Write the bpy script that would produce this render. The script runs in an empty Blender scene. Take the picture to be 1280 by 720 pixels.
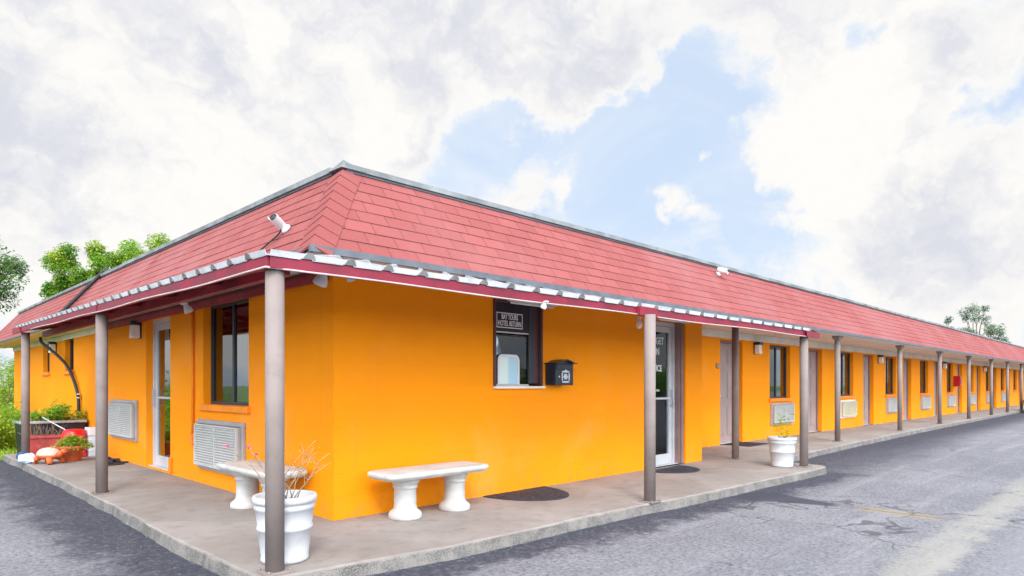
import bpy, math, random
from mathutils import Vector, Matrix
R = math.radians
random.seed(7)
scene = bpy.context.scene
COL = scene.collection
SQ = math.sqrt(.5)

# ------------------------------------------------------------------ materials
class NT:
    """small helper round a node tree: math on sockets or numbers"""
    def __init__(s, tree): s.t = tree; s.n = tree.nodes; s.l = tree.links
    def put(s, v, sock):
        if isinstance(v, bpy.types.NodeSocket): s.l.new(v, sock)
        else: sock.default_value = v
    def m(s, op, a, b=0.0, c=0.0, clamp=False):
        n = s.n.new('ShaderNodeMath'); n.operation = op; n.use_clamp = clamp
        for i, v in enumerate((a, b, c)): s.put(v, n.inputs[i])
        return n.outputs[0]
    def noise(s, vec, scale, detail=4, rough=.55, dist=0.0):
        n = s.n.new('ShaderNodeTexNoise'); n.inputs['Scale'].default_value = scale
        n.inputs['Detail'].default_value = detail; n.inputs['Roughness'].default_value = rough
        n.inputs['Distortion'].default_value = dist
        if vec is not None: s.l.new(vec, n.inputs['Vector'])
        return n.outputs[0]
    def ramp(s, v, a, b, lo=0.0, hi=1.0):
        n = s.n.new('ShaderNodeMapRange'); n.interpolation_type = 'SMOOTHSTEP'
        s.put(v, n.inputs[0]); s.put(a, n.inputs[1]); s.put(b, n.inputs[2]); s.put(lo, n.inputs[3]); s.put(hi, n.inputs[4])
        return n.outputs[0]
    def mix(s, f, a, b, mode='MIX'):
        n = s.n.new('ShaderNodeMix'); n.data_type = 'RGBA'; n.blend_type = mode
        s.put(f, n.inputs[0])
        for v, k in ((a, 6), (b, 7)):
            if isinstance(v, bpy.types.NodeSocket): s.l.new(v, n.inputs[k])
            else: n.inputs[k].default_value = (*v[:3], 1)
        return n.outputs[2]
    def pos(s): return s.n.new('ShaderNodeNewGeometry').outputs['Position']
    def obj(s): return s.n.new('ShaderNodeTexCoord').outputs['Object']
    def xyz(s, v):
        n = s.n.new('ShaderNodeSeparateXYZ'); s.l.new(v, n.inputs[0]); return n.outputs
    def bump(s, h, strength=.3, dist=.01):
        n = s.n.new('ShaderNodeBump'); n.inputs['Strength'].default_value = strength; n.inputs['Distance'].default_value = dist
        s.l.new(h, n.inputs['Height']); return n.outputs[0]

def newmat(name):
    m = bpy.data.materials.new(name); m.use_nodes = True
    return m, NT(m.node_tree), m.node_tree.nodes['Principled BSDF']

def mat(name, col, rough=.6, var=.12, scale=3.0, bump=.15, bscale=60., metal=0.0, dirt=None, dirt_amt=.35, spec=.4, space='obj'):
    """painted or natural surface: colour that wanders a little, soft dirt patches and a fine bump"""
    m, t, b = newmat(name)
    v = t.obj() if space == 'obj' else t.pos()
    n1 = t.noise(v, scale, 5)
    c = t.mix(t.ramp(n1, .3, .7), [x*(1-var) for x in col], [min(1, x*(1+var)) for x in col])
    if dirt:
        n2 = t.noise(v, scale*2.3, 6, .65)
        c = t.mix(t.ramp(n2, .5, .78, 0, dirt_amt), c, dirt)
    t.l.new(c, b.inputs['Base Color'])
    t.l.new(t.ramp(n1, .2, .8, rough*.85, min(1, rough*1.12)), b.inputs['Roughness'])
    b.inputs['Metallic'].default_value = metal
    b.inputs['Specular IOR Level'].default_value = spec
    if bump: t.l.new(t.bump(t.noise(v, bscale, 3), bump, .004), b.inputs['Normal'])
    return m

def mat_wall():
    m, t, b = newmat('orange_wall_paint'); p = t.pos(); x, y, z = t.xyz(p)
    n = t.noise(p, .7, 5, .6); f = t.noise(p, 7, 5, .6)
    c = t.mix(t.ramp(n, .35, .7), (.92, .288, .003), (.90, .272, .008))
    # sun-faded, chalky patches
    c = t.mix(t.ramp(t.noise(p, .9, 6, .62, .4), .52, .78, 0, .34), c, (.88, .355, .085))
    # rain splash and scuffs close to the paving, drips
    splash = t.m('MULTIPLY', t.ramp(z, .02, .30, 1, 0), t.ramp(f, .42, .68))
    c = t.mix(t.m('MULTIPLY', splash, .34), c, (.42, .20, .05))
    scuff = t.ramp(t.noise(p, 3.3, 7, .7, 1.0),   .66, .75, 0, .24)
    c = t.mix(scuff, c, (.55, .26, .06))
    sv = t.n.new('ShaderNodeMapping'); t.l.new(p, sv.inputs[0]); sv.inputs['Scale'].default_value = (7, 7, .45)
    c = t.mix(t.ramp(t.noise(sv.outputs[0], 1.0, 5, .65), .60, .78, 0, .22), c, (.70, .21, .02))
    t.l.new(c, b.inputs['Base Color']); b.inputs['Roughness'].default_value = .72
    b.inputs['Specular IOR Level'].default_value = .10
    # masonry courses show faintly through the paint
    u = t.m('ADD', x, y)
    cv = t.n.new('ShaderNodeCombineXYZ'); t.l.new(u, cv.inputs[0]); t.l.new(z, cv.inputs[1])
    br = t.n.new('ShaderNodeTexBrick'); t.l.new(cv.outputs[0], br.inputs['Vector'])
    br.inputs['Scale'].default_value = 1; br.inputs['Brick Width'].default_value = .4; br.inputs['Row Height'].default_value = .2
    br.inputs['Mortar Size'].default_value = .006; br.inputs['Mortar Smooth'].default_value = .6
    h = t.m('ADD', t.m('MULTIPLY', br.outputs['Fac'], -.35), t.m('ADD', t.noise(p, 90, 4, .6), t.m('MULTIPLY', t.noise(p, 12, 3), .8)))
    t.l.new(t.bump(h, .5, .007), b.inputs['Normal'])
    return m

def mat_shingle():
    m, t, b = newmat('red_shingle'); p = t.pos()
    uv = t.n.new('ShaderNodeUVMap').outputs[0]
    br = t.n.new('ShaderNodeTexBrick'); t.l.new(uv, br.inputs['Vector'])
    br.inputs['Scale'].default_value = 1; br.inputs['Brick Width'].default_value = .305; br.inputs['Row Height'].default_value = .1
    br.inputs['Mortar Size'].default_value = .0045; br.inputs['Mortar Smooth'].default_value = .1; br.inputs['Bias'].default_value = 0
    br.offset = .5
    br.inputs['Color1'].default_value = (.228, .056, .052, 1); br.inputs['Color2'].default_value = (.275, .073, .068, 1)
    br.inputs['Mortar'].default_value = (.095, .028, .028, 1)
    n = t.noise(p, .55, 6, .62)
    c = t.mix(t.ramp(n, .40, .68, 0, .75), br.outputs['Color'], (.275, .103, .10))
    c = t.mix(t.ramp(t.noise(p, .8, 7, .7, 1.2), .56, .74, 0, .6), c, (.15, .042, .043))
    c = t.mix(t.ramp(t.noise(p, 160, 2, .5), .35, .75, 0, .30), c, (.40, .15, .14))
    c = t.mix(t.ramp(t.noise(p, 6, 6, .7), .6, .8, 0, .35), c, (.38, .165, .155))
    t.l.new(c, b.inputs['Base Color']); b.inputs['Roughness'].default_value = .88; b.inputs['Specular IOR Level'].default_value = .2
    h = t.m('ADD', t.m('MULTIPLY', br.outputs['Fac'], -1.2), t.m('MULTIPLY', t.noise(p, 220, 2), .5))
    t.l.new(t.bump(h, .6, .004), b.inputs['Normal'])
    return m

def mat_lot():
    m, t, b = newmat('worn_asphalt'); p = t.pos(); x, y, z = t.xyz(p)
    n0 = t.noise(p, .35, 5, .6); n1 = t.noise(p, 2.2, 6, .65); n2 = t.noise(p, 14, 5, .7); g = t.noise(p, 150, 3, .6)
    c = t.mix(t.ramp(n0, .35, .68), (.176, .175, .185), (.245, .241, .248))
    c = t.mix(t.ramp(n1, .40, .72, 0, .5), c, (.145, .140, .157))
    c = t.mix(t.ramp(n2, .46, .70, 0, .6), c, (.29, .28, .293))
    c = t.mix(t.ramp(t.noise(p, 30, 5, .8), .46, .62, 0, .85), c, (.078, .075, .09))
    # long wheel-worn streaks along the drive
    sv = t.n.new('ShaderNodeMapping'); t.l.new(p, sv.inputs[0]); sv.inputs['Scale'].default_value = (.22, 2.6, 1)
    st = t.noise(sv.outputs[0], 1.4, 5, .6)
    c = t.mix(t.m('MULTIPLY', t.ramp(st, .5, .72, 0, .5), t.ramp(y, -1.2, -2.2)), c, (.275, .263, .278))
    wob = t.m('SUBTRACT', t.m('ADD', t.m('MULTIPLY', n1, .9), t.m('MULTIPLY', n2, .5)), .70)
    # bituminous sealing that was brushed along the kerbs
    d1 = t.m('SUBTRACT', t.m('SUBTRACT', -1.36, t.m('MULTIPLY', x, .046)), y)                 # office side
    d1 = t.m('ADD', d1, wob)
    k1 = t.m('MULTIPLY', t.ramp(d1, .30, .62, 1, 0), t.ramp(x, 7.2, 7.6, 1, 0))
    k1 = t.m('MULTIPLY', k1, t.ramp(x, -1.6, -.9))
    d2 = t.m('ADD', t.m('SUBTRACT', -.45, y), t.m('MULTIPLY', wob, 1.6))
    wid = t.ramp(x, 9, 26, 2.2, .6)
    k2 = t.m('MULTIPLY', t.m('SUBTRACT', 1.0, t.m('DIVIDE', d2, wid), clamp=True), t.ramp(x, 6.6, 7.4))
    k2 = t.m('MULTIPLY', t.ramp(k2, 0, .6), .9)
    d3 = t.m('ADD', t.m('SUBTRACT', -1.15, x), t.m('MULTIPLY', wob, 1.15))
    k3 = t.m('MULTIPLY', t.ramp(d3, .35, .95, 1, 0), t.ramp(y, -2.2, -1.0))
    seal = t.m('MAXIMUM', t.m('MAXIMUM', k1, k2), k3)
    seal = t.m('MULTIPLY', seal, t.ramp(t.noise(p, 26, 4, .7), .30, .55, .55, 1))
    c = t.mix(t.m('MULTIPLY', seal, .9), c, (.030, .032, .048))
    # seam between two pavings at x = 4.5: tar near the kerb, yellow farther out
    sx = t.m('ABSOLUTE', t.m('SUBTRACT', t.m('ADD', x, t.m('MULTIPLY', wob, .10)), 4.5))
    tarw = t.ramp(y, -2.75, -1.6, .10, .36)
    tar = t.m('MULTIPLY', t.ramp(t.m('SUBTRACT', sx, tarw), -.03, .03, 1, 0), t.m('MULTIPLY', t.ramp(y, -2.75, -2.6), t.ramp(y, -1.2, -1.4)))
    c = t.mix(t.m('MULTIPLY', tar, .9), c, (.045, .046, .062))
    yel = t.m('MULTIPLY', t.ramp(t.m('ADD', sx, t.m('MULTIPLY', wob, .22)), .05, .16, 1, 0), t.m('MULTIPLY', t.ramp(y, -3.75, -3.5), t.ramp(y, -2.85, -2.98)))
    c = t.mix(t.m('MULTIPLY', yel, .7), c, (.30, .235, .125))
    seam = t.m('MULTIPLY', t.ramp(sx, .008, .028, 1, 0), t.ramp(y, -2.5, -3.2))
    c = t.mix(t.m('MULTIPLY', seam, .6), c, (.055, .05, .05))
    # pale worn-out line along the drive
    sy = t.m('ABSOLUTE', t.m('SUBTRACT', t.m('ADD', y, t.m('MULTIPLY', wob, .55)), -3.95))
    line = t.m('MULTIPLY', t.ramp(sy, .08, .26, 1, 0), t.m('MULTIPLY', t.ramp(x, 1.0, 1.8), t.ramp(n1, .36, .56, .45, 1)))
    c = t.mix(t.m('MULTIPLY', line, .46), c, (.39, .365, .30))
    c = t.mix(t.m('MULTIPLY', t.ramp(y, -4.1, -4.4), .35), c, (.28, .272, .288))
    # oil spots, hairline cracks
    oil = t.ramp(t.noise(p, 1.7, 3, .5, .4), .70, .77, 0, .55)
    c = t.mix(oil, c, (.06, .057, .063))
    wv = t.n.new('ShaderNodeVectorMath'); wv.operation = 'ADD'; t.l.new(p, wv.inputs[0])
    nz = t.n.new('ShaderNodeTexNoise'); nz.inputs['Scale'].default_value = 1.6; t.l.new(p, nz.inputs['Vector']); t.l.new(nz.outputs['Color'], wv.inputs[1])
    vo = t.n.new('ShaderNodeTexVoronoi'); vo.feature = 'DISTANCE_TO_EDGE'; vo.inputs['Scale'].default_value = .42; t.l.new(wv.outputs[0], vo.inputs['Vector'])
    crack = t.m('MULTIPLY', t.ramp(vo.outputs['Distance'], .002, .010, 1, 0), t.ramp(n0, .47, .57))
    c = t.mix(t.m('MULTIPLY', crack, .65), c, (.045, .042, .045))
    t.l.new(c, b.inputs['Base Color']); b.inputs['Specular IOR Level'].default_value = .25
    t.l.new(t.ramp(seal, 0, 1, .9, .72), b.inputs['Roughness'])
    h = t.m('ADD', t.m('ADD', g, t.m('MULTIPLY', n2, .8)), t.m('MULTIPLY', crack, -1.5))
    t.l.new(t.bump(h, .55, .010), b.inputs['Normal'])
    return m

def mat_slab():
    m, t, b = newmat('old_concrete'); p = t.pos(); x, y, z = t.xyz(p)
    n0 = t.noise(p, .9, 6, .62); n1 = t.noise(p, 6, 6, .65); g = t.noise(p, 120, 3, .6)
    c = t.mix(t.ramp(n0, .34, .7), (.235, .203, .18), (.31, .276, .252))
    c = t.mix(t.ramp(n1, .45, .75, 0, .45), c, (.155, .130, .112))
    c = t.mix(t.ramp(t.noise(p, 2.3, 6, .7, .8), .60, .72, 0, .5), c, (.132, .114, .102))
    c = t.mix(t.ramp(t.noise(p, 1.3, 4, .6, .5), .62, .72, 0, .35), c, (.27, .268, .275))
    # saw-cut joints
    jx = t.m('ABSOLUTE', t.m('SUBTRACT', t.m('FRACT', t.m('DIVIDE', t.m('ADD', x, y), 3.05)), .5))
    j = t.ramp(jx, .4965, .4985)
    c = t.mix(t.m('MULTIPLY', j, .45), c, (.10, .092, .085))
    # exposed aggregate on the broken edge
    edge = t.ramp(z, -.004, -.022)
    vo = t.n.new('ShaderNodeTexVoronoi'); vo.inputs['Scale'].default_value = 120; t.l.new(p, vo.inputs['Vector'])
    ag = t.mix(t.ramp(vo.outputs['Distance'], .25, .55), (.25, .228, .205), (.115, .108, .102))
    ag = t.mix(t.ramp(t.noise(p, 5, 5, .7), .42, .62, 0, .6), ag, (.27, .245, .22))
    c = t.mix(edge, c, ag)
    t.l.new(c, b.inputs['Base Color']); b.inputs['Roughness'].default_value = .86; b.inputs['Specular IOR Level'].default_value = .25
    h = t.m('ADD', t.m('ADD', g, t.m('MULTIPLY', n1, .6)), t.m('ADD', t.m('MULTIPLY', j, -1.5), t.m('MULTIPLY', t.m('MULTIPLY', vo.outputs['Distance'], edge), -3.)))
    t.l.new(t.bump(h, .4, .008), b.inputs['Normal'])
    return m

def mat_ground():
    m, t, b = newmat('rough_grass_ground'); p = t.pos()
    c = t.mix(t.ramp(t.noise(p, .4, 6, .65), .35, .65), (.07, .13, .025), (.13, .18, .04))
    c = t.mix(t.ramp(t.noise(p, 1.7, 6, .7), .55, .75, 0, .6), c, (.22, .18, .10))
    c = t.mix(t.ramp(t.noise(p, 40, 3), .4, .7, 0, .5), c, (.05, .09, .015))
    t.l.new(c, b.inputs['Base Color']); b.inputs['Roughness'].default_value = .95
    t.l.new(t.bump(t.noise(p, 30, 5, .7), .8, .05), b.inputs['Normal'])
    return m

def mat_glass(name, tint=(.55, .6, .6), clear=.75, rough=.02, ior=3.8):
    m, t, b = newmat(name); t.n.remove(b)
    out = t.n['Material Output']
    tr = t.n.new('ShaderNodeBsdfTransparent'); tr.inputs[0].default_value = (*[c*clear for c in tint], 1)
    gl = t.n.new('ShaderNodeBsdfGlossy'); gl.inputs['Roughness'].default_value = rough; gl.inputs['Color'].default_value = (.95, .98, 1, 1)
    fr = t.n.new('ShaderNodeFresnel'); fr.inputs['IOR'].default_value = ior
    t.l.new(t.bump(t.noise(t.pos(), 2.2, 2), .05, .02), gl.inputs['Normal'])
    mx = t.n.new('ShaderNodeMixShader'); t.l.new(fr.outputs[0], mx.inputs[0]); t.l.new(tr.outputs[0], mx.inputs[1]); t.l.new(gl.outputs[0], mx.inputs[2])
    t.l.new(mx.outputs[0], out.inputs[0])
    return m

def mat_leaf(name, a, bcol, trans=.45):
    m, t, b = newmat(name); out = t.n['Material Output']
    rnd = t.n.new('ShaderNodeNewGeometry').outputs['Random Per Island']
    c = t.mix(rnd, a, bcol)
    t.l.new(c, b.inputs['Base Color']); b.inputs['Roughness'].default_value = .55; b.inputs['Specular IOR Level'].default_value = .3
    tl = t.n.new('ShaderNodeBsdfTranslucent'); t.l.new(t.mix(.5, c, (.25, .40, .05)), tl.inputs[0])
    mx = t.n.new('ShaderNodeMixShader'); mx.inputs[0].default_value = trans
    t.l.new(b.outputs[0], mx.inputs[1]); t.l.new(tl.outputs[0], mx.inputs[2]); t.l.new(mx.outputs[0], out.inputs[0])
    return m

def mat_lamp(name, col, e):
    m, t, b = newmat(name); b.inputs['Base Color'].default_value = (*col, 1); b.inputs['Roughness'].default_value = .3
    b.inputs['Emission Color'].default_value = (*col, 1); b.inputs['Emission Strength'].default_value = e
    return m

M = {}
M['wall'] = mat_wall(); M['shingle'] = mat_shingle(); M['lot'] = mat_lot(); M['slab'] = mat_slab(); M['ground'] = mat_ground()
M['sill'] = mat('orange_sill_paint', (.85, .235, .006), .7, .1, 4, .2, 80, dirt=(.45, .2, .04))
M['red'] = mat('crimson_board_paint', (.19, .011, .028), .5, .25, 2.5, .25, 40, dirt=(.20, .02, .03), dirt_amt=.5)
M['maroon'] = mat('maroon_underside_paint', (.26, .018, .035), .6, .3, 2, .2, 40, dirt=(.40, .20, .18), dirt_amt=.4)
M['galv'] = mat('galvanised_metal', (.46, .48, .50), .45, .2, 5, .15, 30, metal=.55, dirt=(.30, .27, .24), dirt_amt=.5)
M['whitetrim'] = mat('white_edge_metal', (.52, .53, .54), .5, .14, 4, .1, 30, dirt=(.30, .28, .26), dirt_amt=.6)
M['coping'] = mat('weathered_coping_metal', (.205, .222, .222), .65, .3, 3, .15, 30, metal=.1, dirt=(.13, .145, .15), dirt_amt=.8)
M['ribend'] = mat('weathered_rib_metal', (.20, .20, .20), .6, .3, 8, .3, 30, metal=.2, dirt=(.10, .09, .08), dirt_amt=.6)
M['drip'] = mat('grey_drip_metal', (.12, .128, .145), .5, .2, 4, .1, 30, metal=.3)
M['post'] = mat('taupe_post_paint', (.225, .183, .166), .75, .12, 2.5, .25, 30, dirt=(.15, .11, .095), dirt_amt=.5, spec=.18)
M['cream'] = mat('cream_board_paint', (.74, .69, .60), .65, .1, 1.5, .15, 30, dirt=(.46, .36, .24), dirt_amt=.5, space='pos')
M['flatroof'] = mat('gravel_roofing', (.30, .29, .28), .9, .2, 1, .5, 50)
M['doorpaint'] = mat('taupe_door_paint', (.33, .245, .225), .5, .08, 2, .15, 40, dirt=(.24, .17, .15), dirt_amt=.3)
M['doorframe'] = mat('brown_door_frame_paint', (.24, .155, .14), .5, .12, 3, .1, 40)
M['alum'] = mat('silver_door_aluminium', (.52, .525, .53), .4, .08, 3, .05, 40, metal=.1)
M['darkframe'] = mat('dark_window_frame', (.035, .038, .045), .45, .1, 3, .05, 40)
M['jamb'] = mat('dark_brown_jamb', (.09, .04, .045), .55, .2, 4, .1, 40)
M['glass'] = mat_glass('window_glass', (.88,.92,.90), .97); M['darkglass'] = mat_glass('tinted_window_glass', (.35, .38, .42), .5, ior=2.0); M['clearglass'] = mat_glass('clear_pane_glass', (.9,.93,.92), .97, ior=1.45)
M['curtain'] = mat('pale_green_curtain', (.58, .68, .56), .9, .2, 5, .2, 60)
M['screen'] = mat('dark_curtain', (.05, .055, .07), .9, .2, 5, .2, 60)
M['interior'] = mat('dim_interior_wall', (.20, .19, .18), .9, .15, 2, .1, 40)
M['acwhite'] = mat('white_grille_plastic', (.50, .49, .465), .5, .05, 4, .05, 40, dirt=(.6, .57, .5), dirt_amt=.3)
M['accream'] = mat('yellowed_grille_plastic', (.62, .57, .40), .5, .06, 4, .05, 40, dirt=(.5, .45, .3), dirt_amt=.3)
M['acgap'] = mat('grille_gap', (.36, .355, .35), .6, .1, 3, 0)
M['sleeve'] = mat('grey_sleeve_metal', (.38, .34, .335), .5, .1, 3, .05, 40, metal=.2)
M['stone'] = mat('white_cast_stone', (.47, .455, .43), .8, .12, 6, .5, 70, dirt=(.36, .32, .28), dirt_amt=.55)
M['pot'] = mat('white_pot_plastic', (.50, .50, .505), .45, .05, 4, .08, 40, dirt=(.38, .34, .29), dirt_amt=.45)
M['soil'] = mat('potting_soil', (.06, .042, .03), .95, .3, 12, .8, 50)
M['rubber'] = mat('black_rubber', (.028, .03, .042), .8, .2, 8, .4, 90, dirt=(.10, .095, .10), dirt_amt=.4)
M['black'] = mat('black_metal_paint', (.020, .024, .034), .35, .2, 5, .1, 60)
M['blackpipe'] = mat('black_pipe', (.018, .018, .02), .5, .2, 5, .1, 40)
M['silver'] = mat('pale_emblem_metal', (.55, .57, .60), .4, .15, 20, .2, 60, metal=.3)
M['whiteplastic'] = mat('white_plastic', (.64, .64, .65), .35, .04, 4, .03, 40)
M['lampglass'] = mat('frosted_lamp_glass', (.80, .80, .76), .25, .05, 8, .03, 40)
M['cable'] = mat('pale_cable', (.50, .40, .38), .5, .1, 4, 0)
M['terracotta'] = mat('terracotta', (.52, .10, .035), .7, .15, 6, .3, 60, dirt=(.5, .25, .15), dirt_amt=.4)
M['redplastic'] = mat('red_plastic', (.62, .012, .018), .35, .1, 4, .05, 40)
M['redfaded'] = mat('faded_red_planter', (.46, .07, .06), .7, .2, 5, .3, 50, dirt=(.60, .25, .22), dirt_amt=.5)
M['orangeclay'] = mat('orange_painted_clay', (.58, .11, .025), .5, .15, 9, .3, 50)
M['palestone'] = mat('pale_shell_paint', (.66, .42, .34), .6, .15, 14, .4, 40, dirt=(.5, .2, .1), dirt_amt=.5)
M['bluewhite'] = mat('pale_blue_plastic', (.52, .64, .76), .4, .1, 6, .15, 30)
M['navy'] = mat('navy_cloth', (.03, .06, .16), .7, .2, 8, .3, 60)
M['bark'] = mat('bark', (.14, .10, .07), .9, .3, 6, .8, 25)
M['twig'] = mat('dry_twig', (.34, .24, .15), .85, .3, 12, .2, 60)
M['petal'] = mat('pink_petal', (.75, .22, .32), .6, .15, 12, 0)
M['carpaint'] = mat('black_car_paint', (.012, .013, .018), .18, .1, 2, 0, spec=.6)
M['tyre'] = mat('tyre_rubber', (.02, .02, .02), .8, .1, 6, .3, 60)
M['rimmetal'] = mat('wheel_metal', (.5, .5, .52), .35, .1, 6, 0, metal=.7)
M['lampred'] = mat('tail_lamp_red', (.45, .01, .01), .2, .1, 4, 0)
M['bluepaint'] = mat('blue_printed_paper', (.03, .16, .55), .5, .35, 9, 0)
M['paper'] = mat('white_printed_paper', (.72, .72, .70), .6, .08, 30, 0)
M['letter'] = mat('white_lettering', (.85, .85, .84), .5, .02, 8, 0)
M['wood'] = mat('brown_varnished_wood', (.22, .075, .03), .45, .3, 4, .1, 30)
M['leaf_a'] = mat_leaf('fresh_leaf', (.20, .40, .03), (.31, .52, .06))
M['leaf_b'] = mat_leaf('mid_leaf', (.11, .26, .04), (.18, .36, .06))
M['leaf_c'] = mat_leaf('yellow_leaf', (.40, .50, .03), (.52, .58, .06))
M['leaf_d'] = mat_leaf('dusty_leaf', (.20, .27, .20), (.29, .36, .27))
M['leaf_f'] = mat_leaf('hazy_gum_leaf', (.24, .30, .27), (.36, .42, .39), .3)  # far trees: distance haze is mixed into the leaf colour
M['leaf_e'] = mat_leaf('deep_leaf', (.05, .14, .045), (.09, .20, .07))

# ------------------------------------------------------------------ mesh helpers
class MB:
    def __init__(s): s.v = []; s.f = []; s.mi = []; s.sm = []; s.uv = {}
    def face(s, pts, mi=0, smooth=False, uv=None):
        i = len(s.v); s.v += [tuple(p) for p in pts]; s.f.append(tuple(range(i, i+len(pts)))); s.mi.append(mi); s.sm.append(smooth)
        if uv: s.uv[len(s.f)-1] = uv
    def add(s, V, F, mi=0, smooth=False):
        i = len(s.v); s.v += [tuple(p) for p in V]
        for f in F: s.f.append(tuple(i+k for k in f)); s.mi.append(mi); s.sm.append(smooth)
    def box(s, lo, hi, mi=0, mtx=None):
        x0, y0, z0 = lo; x1, y1, z1 = hi
        V = [Vector(p) for p in ((x0,y0,z0),(x1,y0,z0),(x1,y1,z0),(x0,y1,z0),(x0,y0,z1),(x1,y0,z1),(x1,y1,z1),(x0,y1,z1))]
        if mtx: V = [mtx @ p for p in V]
        s.add(V, [(0,3,2,1),(4,5,6,7),(0,1,5,4),(1,2,6,5),(2,3,7,6),(3,0,4,7)], mi)
    def cbox(s, c, d, mi=0, mtx=None):
        s.box([c[i]-d[i]/2 for i in range(3)], [c[i]+d[i]/2 for i in range(3)], mi, mtx)
    def hexa(s, A, B, mi=0):
        """solid between two quads given in the same winding"""
        s.add(list(A)+list(B), [(3,2,1,0),(4,5,6,7),(0,1,5,4),(1,2,6,5),(2,3,7,6),(3,0,4,7)], mi)
    def lathe(s, prof, n=32, mi=0, c=(0,0,0), smooth=True, mtx=None, caps=True):
        V = []; F = []
        for r, z in prof:
            for k in range(n):
                a = 2*math.pi*k/n; p = Vector((c[0]+r*math.cos(a), c[1]+r*math.sin(a), c[2]+z)); V.append(mtx @ p if mtx else p)
        for i in range(len(prof)-1):
            for k in range(n): F.append((i*n+k, i*n+(k+1)%n, (i+1)*n+(k+1)%n, (i+1)*n+k))
        s.add(V, F, mi, smooth)
        if caps:
            j = len(s.v)-len(V)
            s.f.append(tuple(j+k for k in reversed(range(n)))); s.mi.append(mi); s.sm.append(False)
            s.f.append(tuple(j+(len(prof)-1)*n+k for k in range(n))); s.mi.append(mi); s.sm.append(False)
    def tube(s, pts, r, n=8, mi=0, smooth=True):
        pts = [Vector(p) for p in pts]; V = []; F = []
        rs = r if isinstance(r, (list, tuple)) else [r]*len(pts)
        up = Vector((.31, .17, .93))
        for i, p in enumerate(pts):
            d = (pts[min(i+1, len(pts)-1)]-pts[max(i-1, 0)]).normalized()
            a = d.cross(up)
            if a.length < .05: a = d.cross(Vector((1, 0, 0)))
            a.normalize(); b = d.cross(a)
            for k in range(n):
                t = 2*math.pi*k/n; V.append(p+(a*math.cos(t)+b*math.sin(t))*rs[i])
        for i in range(len(pts)-1):
            for k in range(n): F.append((i*n+k, (i+1)*n+k, (i+1)*n+(k+1)%n, i*n+(k+1)%n))
        F.append(tuple(range(n))); F.append(tuple(reversed([(len(pts)-1)*n+k for k in range(n)])))
        s.add(V, F, mi, smooth)
    def prism(s, poly, z0, z1, mi=0, mtx=None, smooth=False):
        n = len(poly); V = [Vector((x, y, z0)) for x, y in poly]+[Vector((x, y, z1)) for x, y in poly]
        if mtx: V = [mtx @ p for p in V]
        s.add(V, [tuple(reversed(range(n))), tuple(range(n, 2*n))], mi)
        i = len(s.v)-2*n
        for k in range(n):
            s.f.append((i+k, i+(k+1)%n, i+n+(k+1)%n, i+n+k)); s.mi.append(mi); s.sm.append(smooth)
    def ball(s, c, r, nu=20, nv=12, mi=0, mtx=None):
        V = []; F = []; r = r if isinstance(r, (tuple, list)) else (r, r, r)
        for i in range(nv+1):
            ph = math.pi*i/nv
            for k in range(nu):
                a = 2*math.pi*k/nu; p = Vector((c[0]+r[0]*math.sin(ph)*math.cos(a), c[1]+r[1]*math.sin(ph)*math.sin(a), c[2]-r[2]*math.cos(ph)))
                V.append(mtx @ p if mtx else p)
        for i in range(nv):
            for k in range(nu): F.append((i*nu+k, i*nu+(k+1)%nu, (i+1)*nu+(k+1)%nu, (i+1)*nu+k))
        s.add(V, F, mi, True)
    def build(s, name, mats, parent=None, loc=None, bevel=0.0, seg=2):
        me = bpy.data.meshes.new(name); me.from_pydata(s.v, [], s.f)
        for m in (mats if isinstance(mats, (list, tuple)) else [mats]): me.materials.append(M[m] if isinstance(m, str) else m)
        me.polygons.foreach_set('material_index', s.mi); me.polygons.foreach_set('use_smooth', s.sm)
        if s.uv:
            ul = me.uv_layers.new(name='UVMap')
            for fi, uv in s.uv.items():
                for li, c in zip(me.polygons[fi].loop_indices, uv): ul.data[li].uv = c
        me.update()
        o = bpy.data.objects.new(name, me); COL.objects.link(o)
        if parent is not None: o.parent = parent
        if loc is not None: o.location = loc
        if bevel:
            bv = o.modifiers.new('bevel', 'BEVEL'); bv.width = bevel; bv.segments = seg; bv.limit_method = 'ANGLE'; bv.angle_limit = R(35)
        return o

def tag(o, label=None, cat=None, group=None, kind=None):
    if label: o['label'] = label
    if cat: o['category'] = cat
    if group: o['group'] = group
    if kind: o['kind'] = kind
    return o
def thing(name, label, cat, loc=(0, 0, 0), rz=0.0, group=None):
    o = bpy.data.objects.new(name, None); COL.objects.link(o); o.location = loc; o.rotation_euler = (0, 0, rz); o.empty_display_size = .1
    return tag(o, label, cat, group)
def dup(root, loc, rz, label, group=None):
    r = root.copy(); COL.objects.link(r); r.location = loc; r.rotation_euler = (0, 0, rz); r['label'] = label
    if group: r['group'] = group
    for ch in list(root.children):
        c = ch.copy(); COL.objects.link(c); c.parent = r
        for g in list(ch.children):
            d = g.copy(); COL.objects.link(d); d.parent = c
    return r
def text(s, name, size, mtx, parent, m='letter', extrude=.0015, align='CENTER', sx=1.0):
    cu = bpy.data.curves.new(name, 'FONT'); cu.body = s; cu.size = size; cu.align_x = align; cu.align_y = 'CENTER'; cu.extrude = extrude; cu.offset = size*.012
    cu.materials.append(M[m]); tmp = bpy.data.objects.new('text_tmp', cu); COL.objects.link(tmp); dg = bpy.context.evaluated_depsgraph_get(); me = bpy.data.meshes.new_from_object(tmp.evaluated_get(dg)); bpy.data.objects.remove(tmp); bpy.data.curves.remove(cu)
    o = bpy.data.objects.new(name, me); COL.objects.link(o); o.parent = parent
    o.matrix_local = mtx @ Matrix.Diagonal((sx, 1, 1, 1)); return o
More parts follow.
